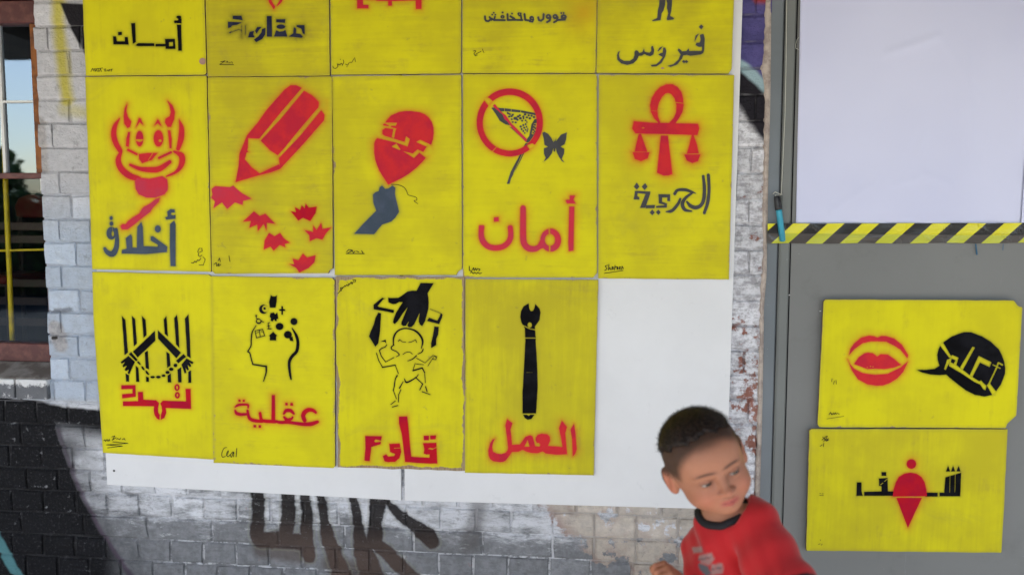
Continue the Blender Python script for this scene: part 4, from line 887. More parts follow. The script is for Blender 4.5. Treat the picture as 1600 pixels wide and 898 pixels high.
# sill: sloping slab and the painted brick ledge under it
SM = Mat('weathered_sill', .8); SM.color(SM.mix(SM.noise(14, 5, .65).ss(.4, .62), (.17, .14, .12), (.33, .30, .27))); SM.bump(SM.noise(50, 4), .002); SILL = SM.m
sl_e = empty('window_sill', (win_x-.4, 0, win_b-.05), label='sloping weathered sill with flaked white bricks under the left window', cat='sill')
z0 = at(30, 592, 0).z; z1 = zb-.006
mb = MB(); mb.prism([(xl, -.006, z0+.006), (xl, FY+.06, z1+.012), (xl, FY+.06, z1-.06), (xl, -.006, z0-.03)], (win_x-xl-.001, 0, 0)); mb.build('sill_slab', [SILL], sl_e, bevel=.003)
LM = Mat('flaked_ledge_paint', .75); LM.color(LM.mix((LM.noise(26, 6, .75)*.7+LM.pos()[2].ss(z0-.035, z0+.002)*.22).ss(.40, .50), (.15, .155, .17), (.74, .74, .75))); LM.bump(LM.noise(40, 5, .75), .010); LEDGE = LM.m
xx = win_x
for wd_ in (.115, .112, .118, .114, .112, .117, .113, .11, .114):
    mb = MB(); mb.box(xx-wd_+.007, xx, -.014-rr.uniform(0, .004), .02, z0-.062, z0+.002+rr.uniform(-.003, .002)); mb.build('brick', [LEDGE], sl_e, bevel=.004, seg=2); xx -= wd_

# ---------------------------------------------------------------- steel door side, right
dr = empty('steel_partition', (W(1400, 800)[0], 0, 0), label='grey enamelled steel sheet with folded frame right of the brick wall', cat='door')
def strip(name, c0, c1, y, y2, mat, bev=.0015, ext=None):
    """upright member between view columns c0=(x at top, x at bottom) and c1, fronts at depth -y"""
    a0, a1 = at(c0[0], 0, -y), at(c0[1], 898, -y); b0, b1 = at(c1[0], 0, -y), at(c1[1], 898, -y)
    def ex(p, q, z): t = (z-q.z)/(p.z-q.z); return q.x+(p.x-q.x)*t
    mb = MB(); mb.prism([(ex(a0, a1, 0), y, 0), (ex(b0, b1, 0), y, 0), (ex(b0, b1, 2.7), y, 2.7), (ex(a0, a1, 2.7), y, 2.7)], (0, y2-y, 0)); return mb.build(name, [mat], dr, bevel=bev)
strip('jamb', (1204, 1181), (1226.5, 1202), .004, .09, JAMB, .004)
strip('frame_stile', (1229, 1203.6), (1245.6, 1220.6), -.004, .09, STILE, .005)
strip('shadow_gap', (1245, 1220.2), (1249, 1222), .012, .09, DARK, 0)  # black strip standing in for the shade inside the gap
strip('jamb_lip', (1226.3, 1201.9), (1229.2, 1203.8), .009, .09, DARK, 0)
a0, a1 = at(1247.6, 0, .002), at(1221.6, 898, .002)
def ex(z): t = (z-a1.z)/(a0.z-a1.z); return a1.x+(a0.x-a1.x)*t
# the sheet, slightly oil-canned
nx, nz = 60, 90; X1 = 4.2; V = []; Fq = []
for j in range(nz+1):
    for i in range(nx+1):
        z = 2.7*j/nz; xa = ex(z); xx = xa+(X1-xa)*(i/nx)**1.3; V.append((xx, -.001+.0022*math.sin(xx*3.1+1)*math.sin(z*2.3+.5)*min(1, (xx-xa)*6), z))
for j in range(nz):
    for i in range(nx): Fq.append((j*(nx+1)+i, j*(nx+1)+i+1, (j+1)*(nx+1)+i+1, (j+1)*(nx+1)+i))
me = mesh_np('sheet', V, [np.array(Fq)], True); link('sheet', me, STEEL, dr)
mb = MB(); mb.box(ex(0)+.02, X1, .012, .09, 0, 2.7); mb.build('door_core', [STEEL], dr)
# putty line along the brickwork
pt = [(1196, 1204.5, 0), (1195, 1204, 60), (1190, 1203.5, 110), (1196, 1203, 150), (1193, 1202, 200), (1194, 1200, 260), (1191, 1199, 320), (1193, 1198, 380), (1190, 1197, 430), (1188, 1193, 480), (1186, 1192, 560), (1184, 1190, 660), (1181, 1187, 760), (1178, 1184, 898)]
V = []; Fq = []; n = 140
ext = [(1197.5, 1206, -180)]+pt+[(1175, 1180.5, 1010)]
for i in range(n+1):
    y = -180+1190*i/n; k = max(j for j in range(len(ext)-1) if ext[j][2] <= y+1e-6) if y < 1010 else len(ext)-2; t = (y-ext[k][2])/(ext[k+1][2]-ext[k][2])
    l = ext[k][0]+(ext[k+1][0]-ext[k][0])*t+rng.normal(0, .7)-1.5; r_ = ext[k][1]+(ext[k+1][1]-ext[k][1])*t+.8
    for q, (xx, dd) in enumerate(((l, -.004), (l+(r_-l)*.3, .006+rng.normal(0, .0012)), (l+(r_-l)*.7, .005+rng.normal(0, .0012)), (r_, -.003))): V.append(tuple(at(xx, y, dd)))
for i in range(n):
    for q in range(3): Fq.append((i*4+q, (i+1)*4+q, (i+1)*4+q+1, i*4+q+1))
me = mesh_np('putty_joint', V, [np.array(Fq)], True); tag(link('putty_joint', me, PUTTY), 'rough beige putty filling the joint between brick wall and grey steel frame', 'putty joint')

# ---------------------------------------------------------------- paper, tape, pen
PL = [(1250.5, 0), (1243.6, 349.5)]; a, b = at(*PL[0], .004), at(*PL[1], .004); zb_ = at(1420, 352, .004).z; x1 = at(1596.5, 340, .004).x
nx, nz = 80, 110; V = []; Fq = []; zt_ = 2.6
creases = [((1385, 85), (1465, 58), .0016), ((1300, 330), (1360, 290), .0012), ((1395, 290), (1440, 278), .0011), ((1440, 270), (1485, 290), .0012), ((1435, 240), (1445, 205), .0012), ((1510, 60), (1518, 240), .0008), ((1470, 60), (1540, 170), .0006)]
cw = [(W(*p, .004), W(*q, .004), h) for p, q, h in creases]
def paper_y(x, z):
    y = -.0045-.0014*math.sin(x*5+1.3)*math.sin(z*4.0)-.0012*math.sin(x*13+z*9)-.0006*math.sin(x*27-z*21)
    for (p, q, h) in cw:
        ex_, ez = q[0]-p[0], q[1]-p[1]; hh = min(1, max(0, ((x-p[0])*ex_+(z-p[1])*ez)/(ex_*ex_+ez*ez))); d = math.hypot(x-p[0]-ex_*hh, z-p[1]-ez*hh); y -= 2.3*h*max(0, 1-d/.014)
    return y
for j in range(nz+1):
    z = zb_+(zt_-zb_)*j/nz; xa = b.x+(a.x-b.x)*(z-b.z)/(a.z-b.z)
    for i in range(nx+1): xx = xa+(x1-xa)*i/nx; V.append((xx, paper_y(xx, z), z))
for j in range(nz):
    for i in range(nx): Fq.append((j*(nx+1)+i, j*(nx+1)+i+1, (j+1)*(nx+1)+i+1, (j+1)*(nx+1)+i))
me = mesh_np('paper_sheet', V, [np.array(Fq)], True); o = link('paper_sheet', me, PAPER); tag(o, 'large blank pale lavender paper sheet hanging on the grey steel', 'paper', 'paper sheets on the steel')
s = o.modifiers.new('thickness', 'SOLIDIFY'); s.thickness = .0006; s.offset = 1
V = []; Fq = []; X2 = 3.2
for j in range(41):
    z = zb_+.004+(zt_-zb_)*j/40
    for i in range(21): xx = x1-.003+(X2-x1)*i/20; V.append((xx, -.0085-.001*math.sin(xx*6)*math.sin(z*4), z))
for j in range(40):
    for i in range(20): Fq.append((j*21+i, j*21+i+1, (j+1)*21+i+1, (j+1)*21+i))
me = mesh_np('paper_sheet', V, [np.array(Fq)], True); o = link('paper_sheet', me, PAPER); tag(o, 'edge of a second lavender paper sheet at the right border of the view', 'paper', 'paper sheets on the steel')
# tape: two overlapping runs of film with wrinkles
def tape(y0, y1, dep, amp, name, xs=(1199.5, 1640)):
    nx, nz = 300, 10; V = []; Fq = []
    for j in range(nz+1):
        for i in range(nx+1):
            x = xs[0]+(xs[1]-xs[0])*i/nx; t = j/nz; ya = y0(x); yb = y1(x); yv = ya+(yb-ya)*t
            cr = .0
            for (cx, cy, L, s) in ((1270, 352, 16, 1), (1258, 356, 10, -1), (1204, 372, 9, 1), (1450, 374, 9, 1), (1480, 355, 20, -1), (1530, 352, 16, 1), (1590, 362, 14, -1), (1575, 374, 12, 1), (1600, 352, 10, 1), (1345, 370, 22, 0)):
                dx, dy = x-cx, yv-cy; u = dx*.8+dy*.6*s; v = -dx*.6*s+dy*.8; cr += math.exp(-(u/L)**2-(v/1.6)**2)*math.cos(v*1.3)
            d = dep+amp*.0006*math.sin(x*.09+j*.5)+cr*.0042*(0 if j in (0, nz) else 1)
            if x < 1226: d += -.0035*max(0, min(1, (1226-x)/4))+.004
            V.append(tuple(at(x, yv, max(d, .0030))))
    for j in range(nz):
        for i in range(nx): Fq.append((j*(nx+1)+i, j*(nx+1)+i+1, (j+1)*(nx+1)+i+1, (j+1)*(nx+1)+i))
    return mesh_np(name, V, [np.array(Fq)], True)
te = empty('hazard_tape', W(1200, 365)[0] and at(1200, 380, .008), label='black and yellow striped tape along the bottom of the paper sheet', cat='tape')
lo = lambda x: 380.5-(x-1200)*.0025+.5*math.sin(x*.05)
link('tape_strip', tape(lambda x: 349.3-(x-1200)*.002+.3*math.sin(x*.07), lo, .0100, 1, 'tape_strip'), TAPE, te)
link('tape_fold', tape(lambda x: 366.2+.3*math.sin(x*.03)-(x-1200)*.002, lambda x: 368.0-(x-1200)*.002, .0112, .5, 'tape_fold', (1250, 1640)), TAPE, te)
# pen hanging on a cord
PB = Mat('turquoise_plastic', .3, .5); PB.color(PB.mix(PB.noise(20).ss(.4, .6), (.02, .26, .38), (.03, .33, .46))); PENB = PB.m
PB = Mat('black_plastic', .35, .5); PB.color((.016, .015, .018)); PENK = PB.m
PB = Mat('pale_cord', .8); PB.color((.55, .55, .48)); CORD = PB.m
pe = empty('marker_pen', at(1222, 377, .02), label='turquoise marker pen with black cap hanging on a cord over the tape', cat='pen')
def pp(x, y, d=.017): return at(x, y, d)
mb = MB(); mb.tube([pp(1216.5, 327), pp(1217.2, 330), pp(1221.8, 366), pp(1222.2, 368), pp(1222.5, 373), pp(1222.9, 376.5), pp(1223, 377.5)], [.0078, .0086, .0088, .0082, .0084, .0078, .0045], 14); mb.build('barrel', [PENB], pe, smooth=True)
mb = MB(); mb.tube([pp(1213.8, 306), pp(1214, 307.5), pp(1216.6, 326), pp(1216.8, 328)], [.0075, .009, .0102, .0102], 14); mb.box(0, 0, 0, 0, 0, 0) if False else None; mb.tube([pp(1217.5, 309, .026), pp(1219.8, 324, .028)], .0022, 6); mb.build('cap', [PENK], pe, smooth=True)
pts = [at(1231.4, -90, .006), at(1229.3, 0, .006), at(1228.8, 60, .0065), at(1228.0, 110, .006), at(1226.6, 180, .0065), at(1223.2, 250, .0075), at(1220.9, 303, .010), at(1218, 305.5, .014), at(1211, 304.5, .016), at(1214, 309, .02)]
mb = MB(); mb.tube(pts, .0011, 6); mb.build('cord', [CORD], pe, smooth=True)
mb = MB(); mb.tube([at(1208, 303, .008), at(1211, 300, .012), at(1218, 303, .014), at(1222, 304, .010)], .0016, 6); mb.build('knot', [CORD], pe, smooth=True)
mb = MB(); mb.tube([at(1249, 58, .004), at(1245.5, 62, .012), at(1243.3, 70, .014), at(1243.6, 76, .014), at(1248, 78, .005)], .0007, 5)
tag(mb.build('string_loop', [CORD], smooth=True), 'small loop of string sticking out beside the left edge of the paper', 'string')
BL = Mat('blue_paint_drip', .5); BL.color((.03, .12, .22)); BLU = BL.m
for (p, q, wd_, lb) in (((1524.5, 381), (1526.5, 398), .0022, 'longer blue ink drip below the striped tape'), ((1567.5, 381), (1567, 391), .0010, 'shorter thin blue ink drip below the tape near the right border')):
    a, b = at(*p, .0065), at(*q, .0065); mb = MB(); mb.tube([a, b], [wd_*.8, wd_], 6); tag(mb.build('ink_drip', [BLU]), lb, 'ink mark')
# little chips of white on the steel
for i, (x, y) in enumerate(((1233.5, 461), (1282, 486))):
    c = at(x, y, .0045); mb = MB(); mb.prism([(c.x-.002, c.y, c.z-.0015), (c.x+.002, c.y, c.z-.001), (c.x+.0015, c.y, c.z+.0018), (c.x-.0015, c.y, c.z+.001)], (0, .004, 0)); tag(mb.build('paint_chip', [WHITE]), ['tiny white paint chip on the grey steel near its left edge', 'tiny white paint chip touching the left edge of the lips board'][i], 'paint chip')

# ---------------------------------------------------------------- surroundings: ground, canopy, trees behind the viewer
GM = Mat('worn_paving', .85); GM.color(GM.mix(GM.noise(1.2, 6, .65).ss(.35, .65), (.44, .42, .39), (.34, .325, .30))); GM.bump(GM.noise(30, 5), .004)
n = 40; V = []; Fq = []
AS = Mat('yard_asphalt', .9, .2); AS.color(AS.mix(AS.noise(2, 6, .65).ss(.35, .65), (.085, .085, .088), (.06, .06, .062))); AS.bump(AS.noise(120, 3), .004)
mb = MB(); mb.poly([(-220, -250, 0), (220, -250, 0), (220, 120, 0), (-220, 120, 0)]); tag(mb.build('ground', [AS.m]), kind='structure')
mb = MB(); mb.box(-30, 30, -5.4, .1, -.1, .0028); tag(mb.build('pavement', [GM.m]), kind='structure')
CM = Mat('canopy_underside', .8); CM.color(CM.mix(CM.noise(3, 4).ss(.4, .6), (.09, .08, .072), (.06, .055, .05)))
cn = empty('canopy', (1, -2.3, 2.78), label='wide flat canopy roof standing over the walkway in front of the wall', cat='canopy')
mb = MB(); mb.box(-7, 9, -4.4, .3, 2.80, 2.92); mb.build('roof_deck', [CM.m], cn, bevel=.01)
mb = MB(); mb.box(-6.9, 8.9, -.62, -.03, 2.44, 2.50); mb.build('added_shade_board', [CM.m], cn)  # unseen board added to keep light off the top of the wall
for i in range(9):
    xx = -6.5+i*1.9; mb = MB(); mb.box(xx, xx+.07, -4.3, -.02, 2.705, 2.797); mb.build('rafter', [CM.m], cn)
for xx in (-6.5, -1.6, 3.9, 8.5):
    mb = MB(); mb.box(xx, xx+.1, -4.3, -4.2, 0.003, 2.70); mb.build('post', [CM.m], cn)
# lime tree and hedge behind the viewer (seen in the window only)
LF = Mat('leaf_green', .6); LF.color(LF.mix(LF.noise(3, 2).ss(.4, .6), (.09, .15, .04), (.14, .20, .06))); LEAF = LF.m; BK = Mat('bark', .9); BK.color((.09, .07, .05)); BARK = BK.m
def tree(x, y, h, rad, label, seed):
    r = np.random.default_rng(seed); e = empty('tree', (x, y, 0), label=label, cat='tree', group='trees across the open yard')
    mb = MB(); mb.tube([(x, y, 0.003), (x+.1, y, h*.3), (x-.1, y+.1, h*.55), (x, y, h*.8)], [.2, .15, .1, .04], 8)
    cl = []
    for k in range(16):
        d = r.normal(0, 1, 3); d /= np.linalg.norm(d); c = np.array([x, y, h*.66])+d*np.array([rad, rad, h*.27])*r.uniform(.3, .9); cl.append(c); mb.tube([(x, y, h*.45), tuple((c+np.array([x, y, h*.45]))/2+r.normal(0, .1, 3)), tuple(c)], [.06, .04, .015], 5)
    mb.build('trunk', [BARK], e)
    N = 5000; ce = np.array(cl)[r.integers(0, 16, N)]+r.normal(0, rad*.22, (N, 3)); a = r.normal(0, 1, (N, 3)); a /= np.linalg.norm(a, axis=1)[:, None]; b = np.cross(a, r.normal(0, 1, (N, 3))); b /= np.linalg.norm(b, axis=1)[:, None]
    s = .13; V = np.stack([ce-a*s, ce+b*s*.5, ce+a*s, ce-b*s*.5], 1).reshape(-1, 3); F = np.arange(N*4).reshape(-1, 4); link('crown', mesh_np('crown', V, [F]), LEAF, e)
def hedge(x0, x1, y, h):
    e = empty('hedge', ((x0+x1)/2, y, 0), label='long clipped green hedge along the far side of the yard', cat='hedge'); r = np.random.default_rng(5); N = 14000
    mb = MB(); mb.box(x0, x1, y-.45, y+.35, .003, h-.25); mb.build('hedge_core', [BARK], e)
    ce = np.stack([r.uniform(x0, x1, N), y+.38+r.normal(0, .12, N), r.uniform(0.05, h, N)], 1); top = r.random(N) < .3; ce[top, 1] = y+r.uniform(-.5, .5, top.sum()); ce[top, 2] = h-.2+r.normal(0, .1, top.sum())
    a = r.normal(0, 1, (N, 3)); a /= np.linalg.norm(a, axis=1)[:, None]; b = np.cross(a, r.normal(0, 1, (N, 3))); b /= np.linalg.norm(b, axis=1)[:, None]; s = .11
    V = np.stack([ce-a*s, ce+b*s*.5, ce+a*s, ce-b*s*.5], 1).reshape(-1, 3); tag(link('leaves', mesh_np('leaves', V, [np.arange(N*4).reshape(-1, 4)]), LEAF, e), kind='stuff')
hedge(-24, 8, -10.5, 1.75)
tree(-12.9, -16, 3.2, .5, 'round leafy tree across the yard, mirrored in the window', 1); tree(-7.5, -19, 4.2, 2.2, 'broad leafy tree farther left across the yard', 2); tree(1.6, -20, 4.8, 2.0, 'leafy tree across the yard behind the viewer', 3); tree(7.5, -19, 4.5, 2.1, 'leafy tree across the yard to the right', 4)

lp = empty('street_lamp', (-13.4, -15.6, 0), label='thin grey lamp post beside the round tree across the yard', cat='street lamp')
mb = MB(); mb.tube([(-13.4, -15.6, .003), (-13.4, -15.6, 3.7), (-13.35, -15.6, 3.9), (-13.1, -15.6, 3.95)], [.05, .035, .03, .03], 8); mb.build('pole', [JAMB], lp)
mb = MB(); mb.prism([(-13.12, -15.65, 3.93), (-12.75, -15.65, 3.96), (-12.75, -15.65, 4.02), (-13.12, -15.65, 3.99)], (0, .12, 0)); mb.build('lamp_head', [JAMB], lp)
# ---------------------------------------------------------------- the boy: bodies as smooth distance fields, polygonised with surface nets
def surf_net(lo, hi, h, fn):
    n = [int((hi[k]-lo[k])/h)+2 for k in range(3)]
    ax = [lo[k]+np.arange(n[k])*h for k in range(3)]
    gx, gy, gz = np.meshgrid(*ax, indexing='ij', sparse=True)
    f = (fn(gx, gy, gz)+0*gx+0*gy+0*gz).astype(np.float32); s = f < 0
    acc = np.zeros((n[0]-1, n[1]-1, n[2]-1, 3), np.float32); cnt = np.zeros(acc.shape[:3], np.float32)
    for d in range(3):
        sl0 = [slice(None)]*3; sl1 = [slice(None)]*3; sl0[d] = slice(0, -1); sl1[d] = slice(1, None)
        a, b = f[tuple(sl0)], f[tuple(sl1)]; cr = (a < 0) != (b < 0); t = np.where(cr, a/np.where(cr, a-b, 1), 0)
        o = [k for k in range(3) if k != d]
        for i in (0, 1):
            for j in (0, 1):
                sl = [None]*3; sl[d] = slice(None); m = [n[0]-1, n[1]-1, n[2]-1]
                sl[o[0]] = slice(i, i+m[o[0]]); sl[o[1]] = slice(j, j+m[o[1]]); c = cr[tuple(sl)]; tt = t[tuple(sl)]
                acc[..., d] += tt*c; acc[..., o[0]] += i*c; acc[..., o[1]] += j*c; cnt += c
    act = cnt > 0; idx = -np.ones(act.shape, np.int64); idx[act] = np.arange(act.sum())
    ii = np.argwhere(act); V = (ii+acc[act]/cnt[act][:, None])*h+np.array(lo)
    Q = []
    for d in range(3):
        sl0 = [slice(1, -1)]*3; sl1 = [slice(1, -1)]*3; sl0[d] = slice(0, -1); sl1[d] = slice(1, None)
        a, b = s[tuple(sl0)], s[tuple(sl1)]; e = np.argwhere(a != b); flip = a[a != b]
        if not len(e): continue
        o = [k for k in range(3) if k != d]; base = e.copy(); base[:, o[0]] += 0; base[:, o[1]] += 0
        def g(i, j):
            q = base.copy(); q[:, o[0]] += i; q[:, o[1]] += j; return idx[q[:, 0], q[:, 1], q[:, 2]]
        q = np.stack([g(0, 0), g(1, 0), g(1, 1), g(0, 1)], 1)
        if d == 1: flip = ~flip
        q[~flip] = q[~flip][:, ::-1]; Q.append(q)
    return V, np.concatenate(Q)
def smin(a, b, k): h = np.clip(.5+.5*(b-a)/k, 0, 1); return b+(a-b)*h-k*h*(1-h)
def smax(a, b, k): return -smin(-a, -b, k)
def ell(p, c, r):
    q = np.sqrt(((p[0]-c[0])/r[0])**2+((p[1]-c[1])/r[1])**2+((p[2]-c[2])/r[2])**2); return (q-1)*min(r)*(.6+.4)
def cap(p, a, b, ra, rb):
    a = np.array(a, float); b = np.array(b, float); e = b-a; L = e@e+1e-12
    h = np.clip(((p[0]-a[0])*e[0]+(p[1]-a[1])*e[1]+(p[2]-a[2])*e[2])/L, 0, 1)
    return np.sqrt((p[0]-a[0]-e[0]*h)**2+(p[1]-a[1]-e[1]*h)**2+(p[2]-a[2]-e[2]*h)**2)-(ra+(rb-ra)*h)
VR, VU, VF = right, up, fwd; BK_ = 1.13
HC = along(1101, 717, 1.37*BK_)
def rot(axis, deg): return Matrix.Rotation(R(deg), 3, axis)
base = Matrix((VR, VF, VU)).transposed()                     # local x = right, y = away, z = up
HM = base @ rot('Y', -23) @ rot('Z', 3) @ rot('X', 10)
HMn = np.array(HM); HCn = np.array(HC)
def head_world(P): return (P*np.array([1.01, .94, .895]))@HMn.T+HCn
EYES = [(-.0275, -.0690, -.012), (.0275, -.0690, -.012)]
def head_sdf(x, y, z):
    p = (x, y, z); k = .020
    f = ell(p, (0, .010, .024), (.0730, .0880, .0760))
    f = smin(f, ell(p, (0, -.020, -.026), (.0610, .0640, .0640)), .03)
    f = smin(f, ell(p, (0, -.046, .034), (.050, .040, .034)), .025)
    f = smin(f, ell(p, (0, -.048, -.070), (.036, .032, .026)), .028)
    f = smin(f, ell(p, (0, -.064, -.084), (.015, .014, .012)), .018)
    for s in (-1, 1):
        f = smin(f, ell(p, (s*.032, -.054, -.042), (.023, .026, .022)), .018)
        f = smin(f, ell(p, (s*.040, -.018, -.058), (.018, .030, .022)), .02)
        f = smin(f, cap(p, (s*.012, -.0815, .0045), (s*.040, -.070, .006), .0050, .0045), .012)
        f = smax(f, -ell(p, (s*.0275, -.0860, -.0115), (.0165, .0110, .0090)), .010)
        # lids around the ball, with the slit
        f = smin(f, ell(p, (s*.0275, -.0690, -.0120), (.0142, .0140, .0134)), .004)
        f = smax(f, -ell(p, (s*.0275, -.0860, -.0128), (.0125, .0150, .0030)), .0012)
        # ear: flaring outward, with rim and bowl
        xe = s*x; q = (xe-.0735-.30*(y-.008), y-.012, z+.014)
        e = ell(q, (0.002, 0, 0), (.0070, .0180, .0285)); e = smin(e, ell(q, (0, -.004, -.024), (.006, .009, .010)), .008)
        e = smax(e, -ell(q, (.0085, -.003, .002), (.0055, .0100, .0170)), .003); f = smin(f, e, .006)
    f = smin(f, cap(p, (0, -.0800, -.002), (0, -.0930, -.033), .0060, .0075), .009)
    f = smin(f, ell(p, (0, -.0965, -.0375), (.0105, .0100, .0085)), .006)
    for s in (-1, 1):
        f = smin(f, ell(p, (s*.0115, -.0875, -.0400), (.0072, .0082, .0062)), .004)
        f = smax(f, -ell(p, (s*.0050, -.0925, -.0460), (.0026, .0036, .0026)), .002)
    f = smin(f, ell(p, (0, -.0700, -.0620), (.0220, .0150, .0160)), .010)
    for s in (-1, 1):
        f = smin(f, cap(p, (s*.0035, -.0862, -.0585), (s*.0165, -.0785, -.0635), .0036, .0018), .004)
        f = smin(f, cap(p, (0, -.0850, -.0690), (s*.0130, -.0785, -.0655), .0048, .0022), .004)
        f = smax(f, -cap(p, (0, -.0905, -.0632), (s*.0180, -.0815, -.0645), .0012, .0009), .0018)
    f = smin(f, cap(p, (0, .020, -.050), (0.004, .030, -.130), .0390, .0360), .022)
    return f
V, Q = surf_net((-.098, -.115, -.150), (.098, .115, .115), .0021, head_sdf)
loc = V.copy(); HV = head_world(V); HQ = Q
def smst(a, b, x): t = np.clip((x-a)/(b-a), 0, 1); return t*t*(3-2*t)
X_, Y_, Z_ = loc.T
def hairline(x, y, z):
    """>0 inside the haired scalp"""
    f = z-(.058-.9*np.abs(x)**1.6) if False else z-.057
    front = z-(.060-.16*np.maximum(np.abs(x)-.035, 0)); side = (y+.040)+.55*(z-.0)   # behind the temple line
    back = y-.030+.0*z; low = z+.050-0*y
    a = np.minimum(np.maximum(front, np.minimum(side-.0, z+.004+(y > .02)*.05)), low); return a
hl = hairline(X_, Y_, Z_)
skin = np.array([.37, .165, .10]); col = np.tile(skin, (len(V), 1))
def mixc(col, c, m): m = np.clip(m, 0, 1)[:, None]; return col*(1-m)+np.array(c)*m
noi = smooth_noise(X_*900, Z_*900+Y_*500, 5, 25)
for s in (-1, 1):
    col = mixc(col, (.42, .125, .08), .6*np.exp(-(((X_-s*.036)/.020)**2+((Z_+.045)/.020)**2+((Y_+.055)/.05)**2)))
    bx, bz = np.abs(X_-s*.026)/.0185, (Z_-.0085-.0030*np.cos((X_-s*.024)/.0185*1.5))/.0028
    if True: col = mixc(col, (.045, .022, .016), .95*np.exp(-np.maximum(bx, 0)**4-bz**2)*(Y_ < -.05))
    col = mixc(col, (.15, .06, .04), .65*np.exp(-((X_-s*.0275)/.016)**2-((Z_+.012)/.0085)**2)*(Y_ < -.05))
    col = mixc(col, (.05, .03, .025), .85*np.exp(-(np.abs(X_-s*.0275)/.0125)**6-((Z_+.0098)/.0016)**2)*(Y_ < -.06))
    col = mixc(col, (.45, .16, .10), .5*(np.abs(X_) > .074))
lip = np.exp(-(np.abs(X_)/.0175)**4-((Z_+.0645)/.0072)**4)*(Y_ < -.07); col = mixc(col, (.38, .075, .07), .85*lip)
col = mixc(col, (.20, .06, .05), .8*np.exp(-(np.abs(X_)/.017)**6-((Z_+.0640)/.0013)**2)*(Y_ < -.07))
col = mixc(col, (.45, .16, .10), .4*np.exp(-(X_/.012)**2-((Z_+.038)/.010)**2)*(Y_ < -.08))
fadem = smst(-.010, .018, hl+.004*noi); fadem = fadem*(1-.35*(X_ > .05)*smst(.05, .0, Z_-.02)); col = mixc(col, (.050, .032, .024), fadem*.90)
nf_ = rng.normal(0, 1, len(V)); blotch = smooth_noise(X_*1000, Z_*1000, 31, 9)*.5+smooth_noise(Y_*1000, Z_*1000, 33, 5)*.3
col = np.clip(col*(1+.07*blotch[:, None]*np.array([.5, 1, 1])+.02*nf_[:, None]), 0, 1)
ME_SK = Mat('boy_skin', .55, .25); ME_SK.t.links.new(ME_SK.attrc('skin_tone'), ME_SK.b.inputs['Base Color'])
ME_SK.b.inputs['Subsurface Weight'].default_value = .12; ME_SK.b.inputs['Subsurface Radius'].default_value = (.010, .004, .002); ME_SK.b.inputs['Subsurface Scale'].default_value = 1.0
ME_SK.bump(ME_SK.noise(700, 2)*.5+ME_SK.noise(90, 3)*.4, .0007, .6)

# joints of the body (world): running towards the left of the view, head turned to the viewer
def J(x, y, d): return np.array(along(x, y, d*BK_))
neck = J(1128, 806, 1.43); shN = J(1178, 816, 1.40); shF = J(1108, 862, 1.49); chest = (shN+shF)/2+np.array([.005, .0, -.075])
fx = np.cross(np.array([0, 0, 1.]), shN-shF); fx = fx/np.linalg.norm(fx)
if fx[0] > 0: fx = -fx                                        # body's own forward, to the left
pelvis = chest-fx*.075+np.array([0, 0, -.235]); side = (shN-shF); side[2] = 0; side /= np.linalg.norm(side)
elN = J(1250, 975, 1.26); haN = elN+fx*.14+np.array([0, 0, -.035])+side*-.01
elF = J(1112, 962, 1.47); haF = J(1060, 908, 1.37)
hipN = pelvis+side*.062+np.array([0, 0, -.02]); hipF = pelvis-side*.062+np.array([0, 0, -.02])
knN = np.array([hipN[0], hipN[1], 0])+fx*.10+np.array([0, 0, .29]); anN = np.array([knN[0], knN[1], 0])-fx*.03+np.array([0, 0, .065])
knF = np.array([hipF[0], hipF[1], 0])-fx*.02+np.array([0, 0, .28]); anF = np.array([knF[0], knF[1], 0])-fx*.14+np.array([0, 0, .11])
print('ND', nb_ if 'nb_' in globals() else '', neck, shN, shF)
print('pelvis', pelvis, 'chest', chest, 'head', HCn)
nb_ = head_world(np.array([[.004, .030, -.120]]))[0]
def limbs(p):
    f = cap(p, nb_, neck, .035, .037)
    f = smin(f, cap(p, neck-fx*0+np.array([0, 0, -.03]), chest, .045, .074), .03)
    f = smin(f, cap(p, shN, shF, .036, .036), .03)
    f = smin(f, cap(p, chest, pelvis, .074, .076), .03)
    for sh, el, ha in ((shN, elN, haN), (shF, elF, haF)):
        f = smin(f, cap(p, sh, el, .033, .0235), .012); f = smin(f, cap(p, el, ha, .0245, .0155), .008)
    for hp, kn, an in ((hipN, knN, anN), (hipF, knF, anF)):
        f = smin(f, cap(p, hp, kn, .060, .040), .03); f = smin(f, cap(p, kn, an, .038, .023), .012)
    return f
allj = np.array([nb_, neck, shN, shF, elN, haN, elF, haF, pelvis, knN, anN, knF, anF])
lo, hi = allj.min(0)-.09, allj.max(0)+.09
BV, BQ = surf_net(lo, hi, .0075, lambda x, y, z: limbs((x, y, z)))
